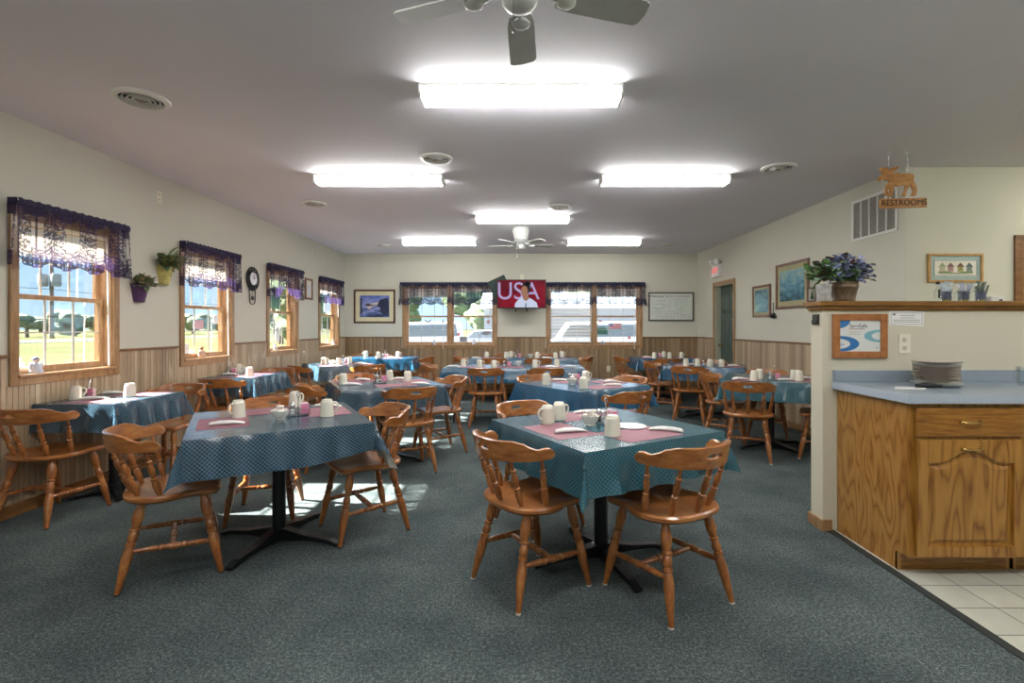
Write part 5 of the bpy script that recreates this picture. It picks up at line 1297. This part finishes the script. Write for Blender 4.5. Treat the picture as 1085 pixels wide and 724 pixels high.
for lb, poly, px, py, ox, mt in [
    ('small dark bird sticker at the upper left of the left back window', [(x*.5, z*.8) for x, z in bird], 150, 430, 420, S_gr), ('wide dark bird sticker in the middle of the left back window', bird, 280, 425, 420, S_gr),
    ('lavender leaf sticker below the bird in the left back window', [(-.02, -.04), (.02, -.01), (.025, .04), (-.01, .02)], 305, 470, 420, plain('sticker_lilac', '#a79ac0', .5)), ('small dark bird sticker at the upper right of the left unit', [(x*.5, z*.8) for x, z in bird], 415, 430, 420, S_gr),
    ('red star sticker at the upper right of the left back window', star(.05), 828, 435, 420, S_red), ('red star sticker at the lower left of its right unit', star(.05), 558, 548, 420, S_red),
    ('grey poster sticker low in the left back window right unit', rect(.15, .10), 602, 593, 420, S_gr), ('grey rock sticker at the right of the left back window', [(-.1, -.02), (-.03, -.05), (.05, -.04), (.1, 0), (.04, .04), (-.05, .035)], 810, 535, 420, S_gr),
    ('red firework sticker in the right unit of the right back window', star(.055, 7, .3), 525, 430, 575, S_red), ('green sign sticker in the right back window', [(-.1, -.07), (.1, -.07), (.1, .04), (.02, .09), (-.1, .06)], 545, 520, 575, S_gn),
    ('red firework sticker at the lower right of the right back window', star(.055, 7, .35), 788, 580, 575, S_red)]:
    x, z = bx_(px, py, ox); sticker(lb, poly, x, z, mt)
# flag sticker
x, z = bx_(658, 475, 575)
r = thing('window_sticker', 'small waving flag sticker in the middle of the right back window', 'window sticker', (x, YB+.0745, z), 0)
wave = lambda x_: .012*math.sin(x_*30)
MB().prism([(-.12, .05), (-.06, .055), (-.04, .04), (-.04, -.0), (-.12, .01)], -.0006, .0006, 'y').build('blue_field', S_bl, r, smooth=False)
for j in range(7):
    z0 = -.055+j*.015; x0 = -.04 if j > 3 else -.12
    MB().prism([(x0, z0), (.13, z0+.01), (.13, z0+.024), (x0, z0+.014)], -.0006, .0006, 'y').build('stripe', S_red if j % 2 == 0 else S_pk, r, smooth=False)
def stickL(label, y, z, w_, h_, mat, lo=True):
    o = MB().box(-.0006, .0006, -w_/2, w_/2, -h_/2, h_/2).build('window_sticker', mat, smooth=False, loc=(XL-(.0745 if lo else .1075), y, z)); return tag(o, label, 'window sticker')
stickL('white paper sign low in the second left window', 5.32, 1.06, .12, .13, S_wh)
stickL('white and pink flag sheet in the middle of the second left window', 5.55, 1.33, .16, .10, S_pk)
stickL('white notice at the upper right of the second left window', 5.86, 1.39, .09, .10, S_wh)
stickL('white paper notice low in the third left window', 7.35, 1.2, .12, .2, S_wh)
stickL('dark green sign behind the upper sash of the third left window', 7.32, 1.72, .36, .3, S_gn, False)

# ---------------------------------------------------------------- outside
GZ = -.35
t = NT('lawn'); v = t.coord('Object'); n = t.noise(v, .25, 4); g2 = t.noise(v, 14, 3)
t.l(t.ramp(t.math('ADD', t.math('MULTIPLY', n, .6), t.math('MULTIPLY', g2, .4)), [(.35, hexc('#4a4e37')), (.65, hexc('#5b5f46'))]), t.b.inputs['Base Color']); t.b.inputs['Roughness'].default_value = 1; t.b.inputs['Specular IOR Level'].default_value = 0
struct(MB().box(-300, 90, -60, 400, GZ-.5, GZ).build('ground', t.m, smooth=False))
struct(MB().box(-62, -52, -60, 400, GZ, GZ+.03).build('road', plain('road_asphalt', '#55585c', .9, spec=0), smooth=False))
struct(MB().box(-7.5, 30, YB+1.2, YB+36, GZ, GZ+.03).build('parking_lot', plain('lot_concrete', '#6f6e6b', .9, spec=0), smooth=False))
# white building behind
r = thing('metal_building', 'long white metal building with a low roof across the lot', 'building', (4.5, YB+24, GZ), 0)
MB().box(-7, 9, 0, 6, .03, 3.0).build('wall', M_outwall, r, smooth=False)
MB().prism([(-.4, 2.95), (6.4, 2.95), (3, 4.2)], -7.3, 9.3, 'x').build('roof', plain('pale_metal_roof', '#a9b6c2', .5), r, smooth=False)
for x in (-4.5, -1, 3.2): MB().box(x, x+1.6, -.03, 0, .03, 2.2).build('garage_door', plain('garage_grey', '#c6cacc', .6), r, smooth=False)
def car(label, x, y, rz, col, van=False):
    r = thing('parked_car', label, 'car', (x, y, GZ+.03), rz)
    body = [(-2.1, .35), (-2.15, .75), (-1.9, .95), (-1.1, 1.0), (-.6, 1.45), (.9, 1.5), (1.6, 1.05), (2.1, .95), (2.15, .4)] if not van else [(-2.3, .35), (-2.35, .9), (-1.7, 1.1), (-1.2, 1.85), (2.2, 1.9), (2.3, .4)]
    MB().prism(body, -.85, .85, 'y').build('body', plain('car_paint', col, .3, var=.01), r, smooth=False, bevel=.05)
    win = [(-1.0, 1.02), (-.55, 1.4), (.8, 1.44), (1.35, 1.06)] if not van else [(-1.5, 1.15), (-1.15, 1.7), (2.0, 1.75), (2.1, 1.2)]
    MB().prism(win, -.86, .86, 'y').build('side_windows', plain('car_glass', '#7b858d', .2), r, smooth=False)
    for wx in (-1.3, 1.35):
        for wy in (-.86, .66):
            MB().lathe([(0, .3), (.1, .33), (.9, .33), (1, .3)], (wx, wy, .33), (wx, wy+.2, .33), 18).build('wheel', M_blackp, r)
    return r
car('white parked van seen through the left back window', -5.2, YB+15, R(3), '#e6e6e6', True); car('silver parked car seen through the left back window', -2.0, YB+19, R(-4), '#c0c4c8')
car('white parked pickup seen through the right back window', 3.4, YB+14, 0, '#ececec', True); car('blue-grey parked car seen through the right back window', 7.2, YB+19, R(4), '#7f95ae')
def tree(label, x, y, h, seed, col='#66785a', wd=1.1):
    r = thing('tree', label, 'tree', (x, y, GZ), 0, 'trees beyond the road'); rs = random.Random(seed)
    MB().lathe([(0, .3), (.5, .2), (1, .1)], (0, 0, 0), (0, 0, h*.7), 8).build('trunk', plain('bark', '#5a4c3e', .9), r)
    m = MB()
    for k in range(7): m.ball((rs.uniform(-1, 1)*h*.34*wd, rs.uniform(-1, 1)*h*.3*wd, h*(.28+.5*rs.random())), h*rs.uniform(.2, .32), 9, 7, (wd, wd, .85))
    o = m.build('crown', plain('crown_%d' % seed, col, .95, var=.45, vscale=1.2), r)
    tx = bpy.data.textures.new('c%d' % seed, 'CLOUDS'); tx.noise_scale = .9; sb = o.modifiers.new('s', 'SUBSURF'); sb.levels = sb.render_levels = 2; dm = o.modifiers.new('d', 'DISPLACE'); dm.texture = tx; dm.strength = h*.14
    return r
rs = random.Random(99); kk = 0
for i in range(12):
    y = [74, 83, 92, 101, 112, 125, 138, 151, 166, 184, 203, 223][i]; x = -82
    tree('hazy green tree beyond the road, %s in the row seen through the left windows' % (['first', 'second', 'third', 'fourth', 'fifth', 'sixth', 'seventh', 'eighth', 'ninth', 'tenth', 'eleventh', 'twelfth'][i]), x, y, (4.8, 4.2, 5.0, 4.6, 6.2, 5.6, 6.6, 6, 8.5, 9.5, 9, 10)[i], i+1, '#6d7c62', 1.5)
for i in range(4):
    tree('green tree behind the parking lot, %s from the left' % (['first', 'second', 'third', 'fourth'][i]), -24+i*10.5, YB+40, rs.uniform(7, 8), 40+i)
r = thing('utility_pole', 'wooden utility pole with transformers outside the nearest left window', 'utility pole', (-68.5, 73, GZ), 0)
MB().lathe([(0, .3), (1, .22)], (0, 0, 0), (0, 0, 13), 10).build('pole', plain('pole_wood', '#6d6258', .9), r)
MB().box(-1.8, 1.8, -.1, .1, 12, 12.25).build('crossarm', plain('arm_wood', '#6d6258', .9), r, smooth=False)
for s_ in (-.5, .5): MB().lathe([(0, .5), (.1, .6), (.9, .6), (1, .5)], (s_*1.9, -.3, 7.6), (s_*1.9, -.3, 9.4), 14).build('transformer', plain('transformer_grey', '#8b9093', .5), r)
MB().tube([(0, -60, 7.2), (0, -30, 6.6), (0, 0, 7.2), (0, 30, 6.6), (0, 60, 7.2)], .04, 6).build('power_line', M_blackp, r)
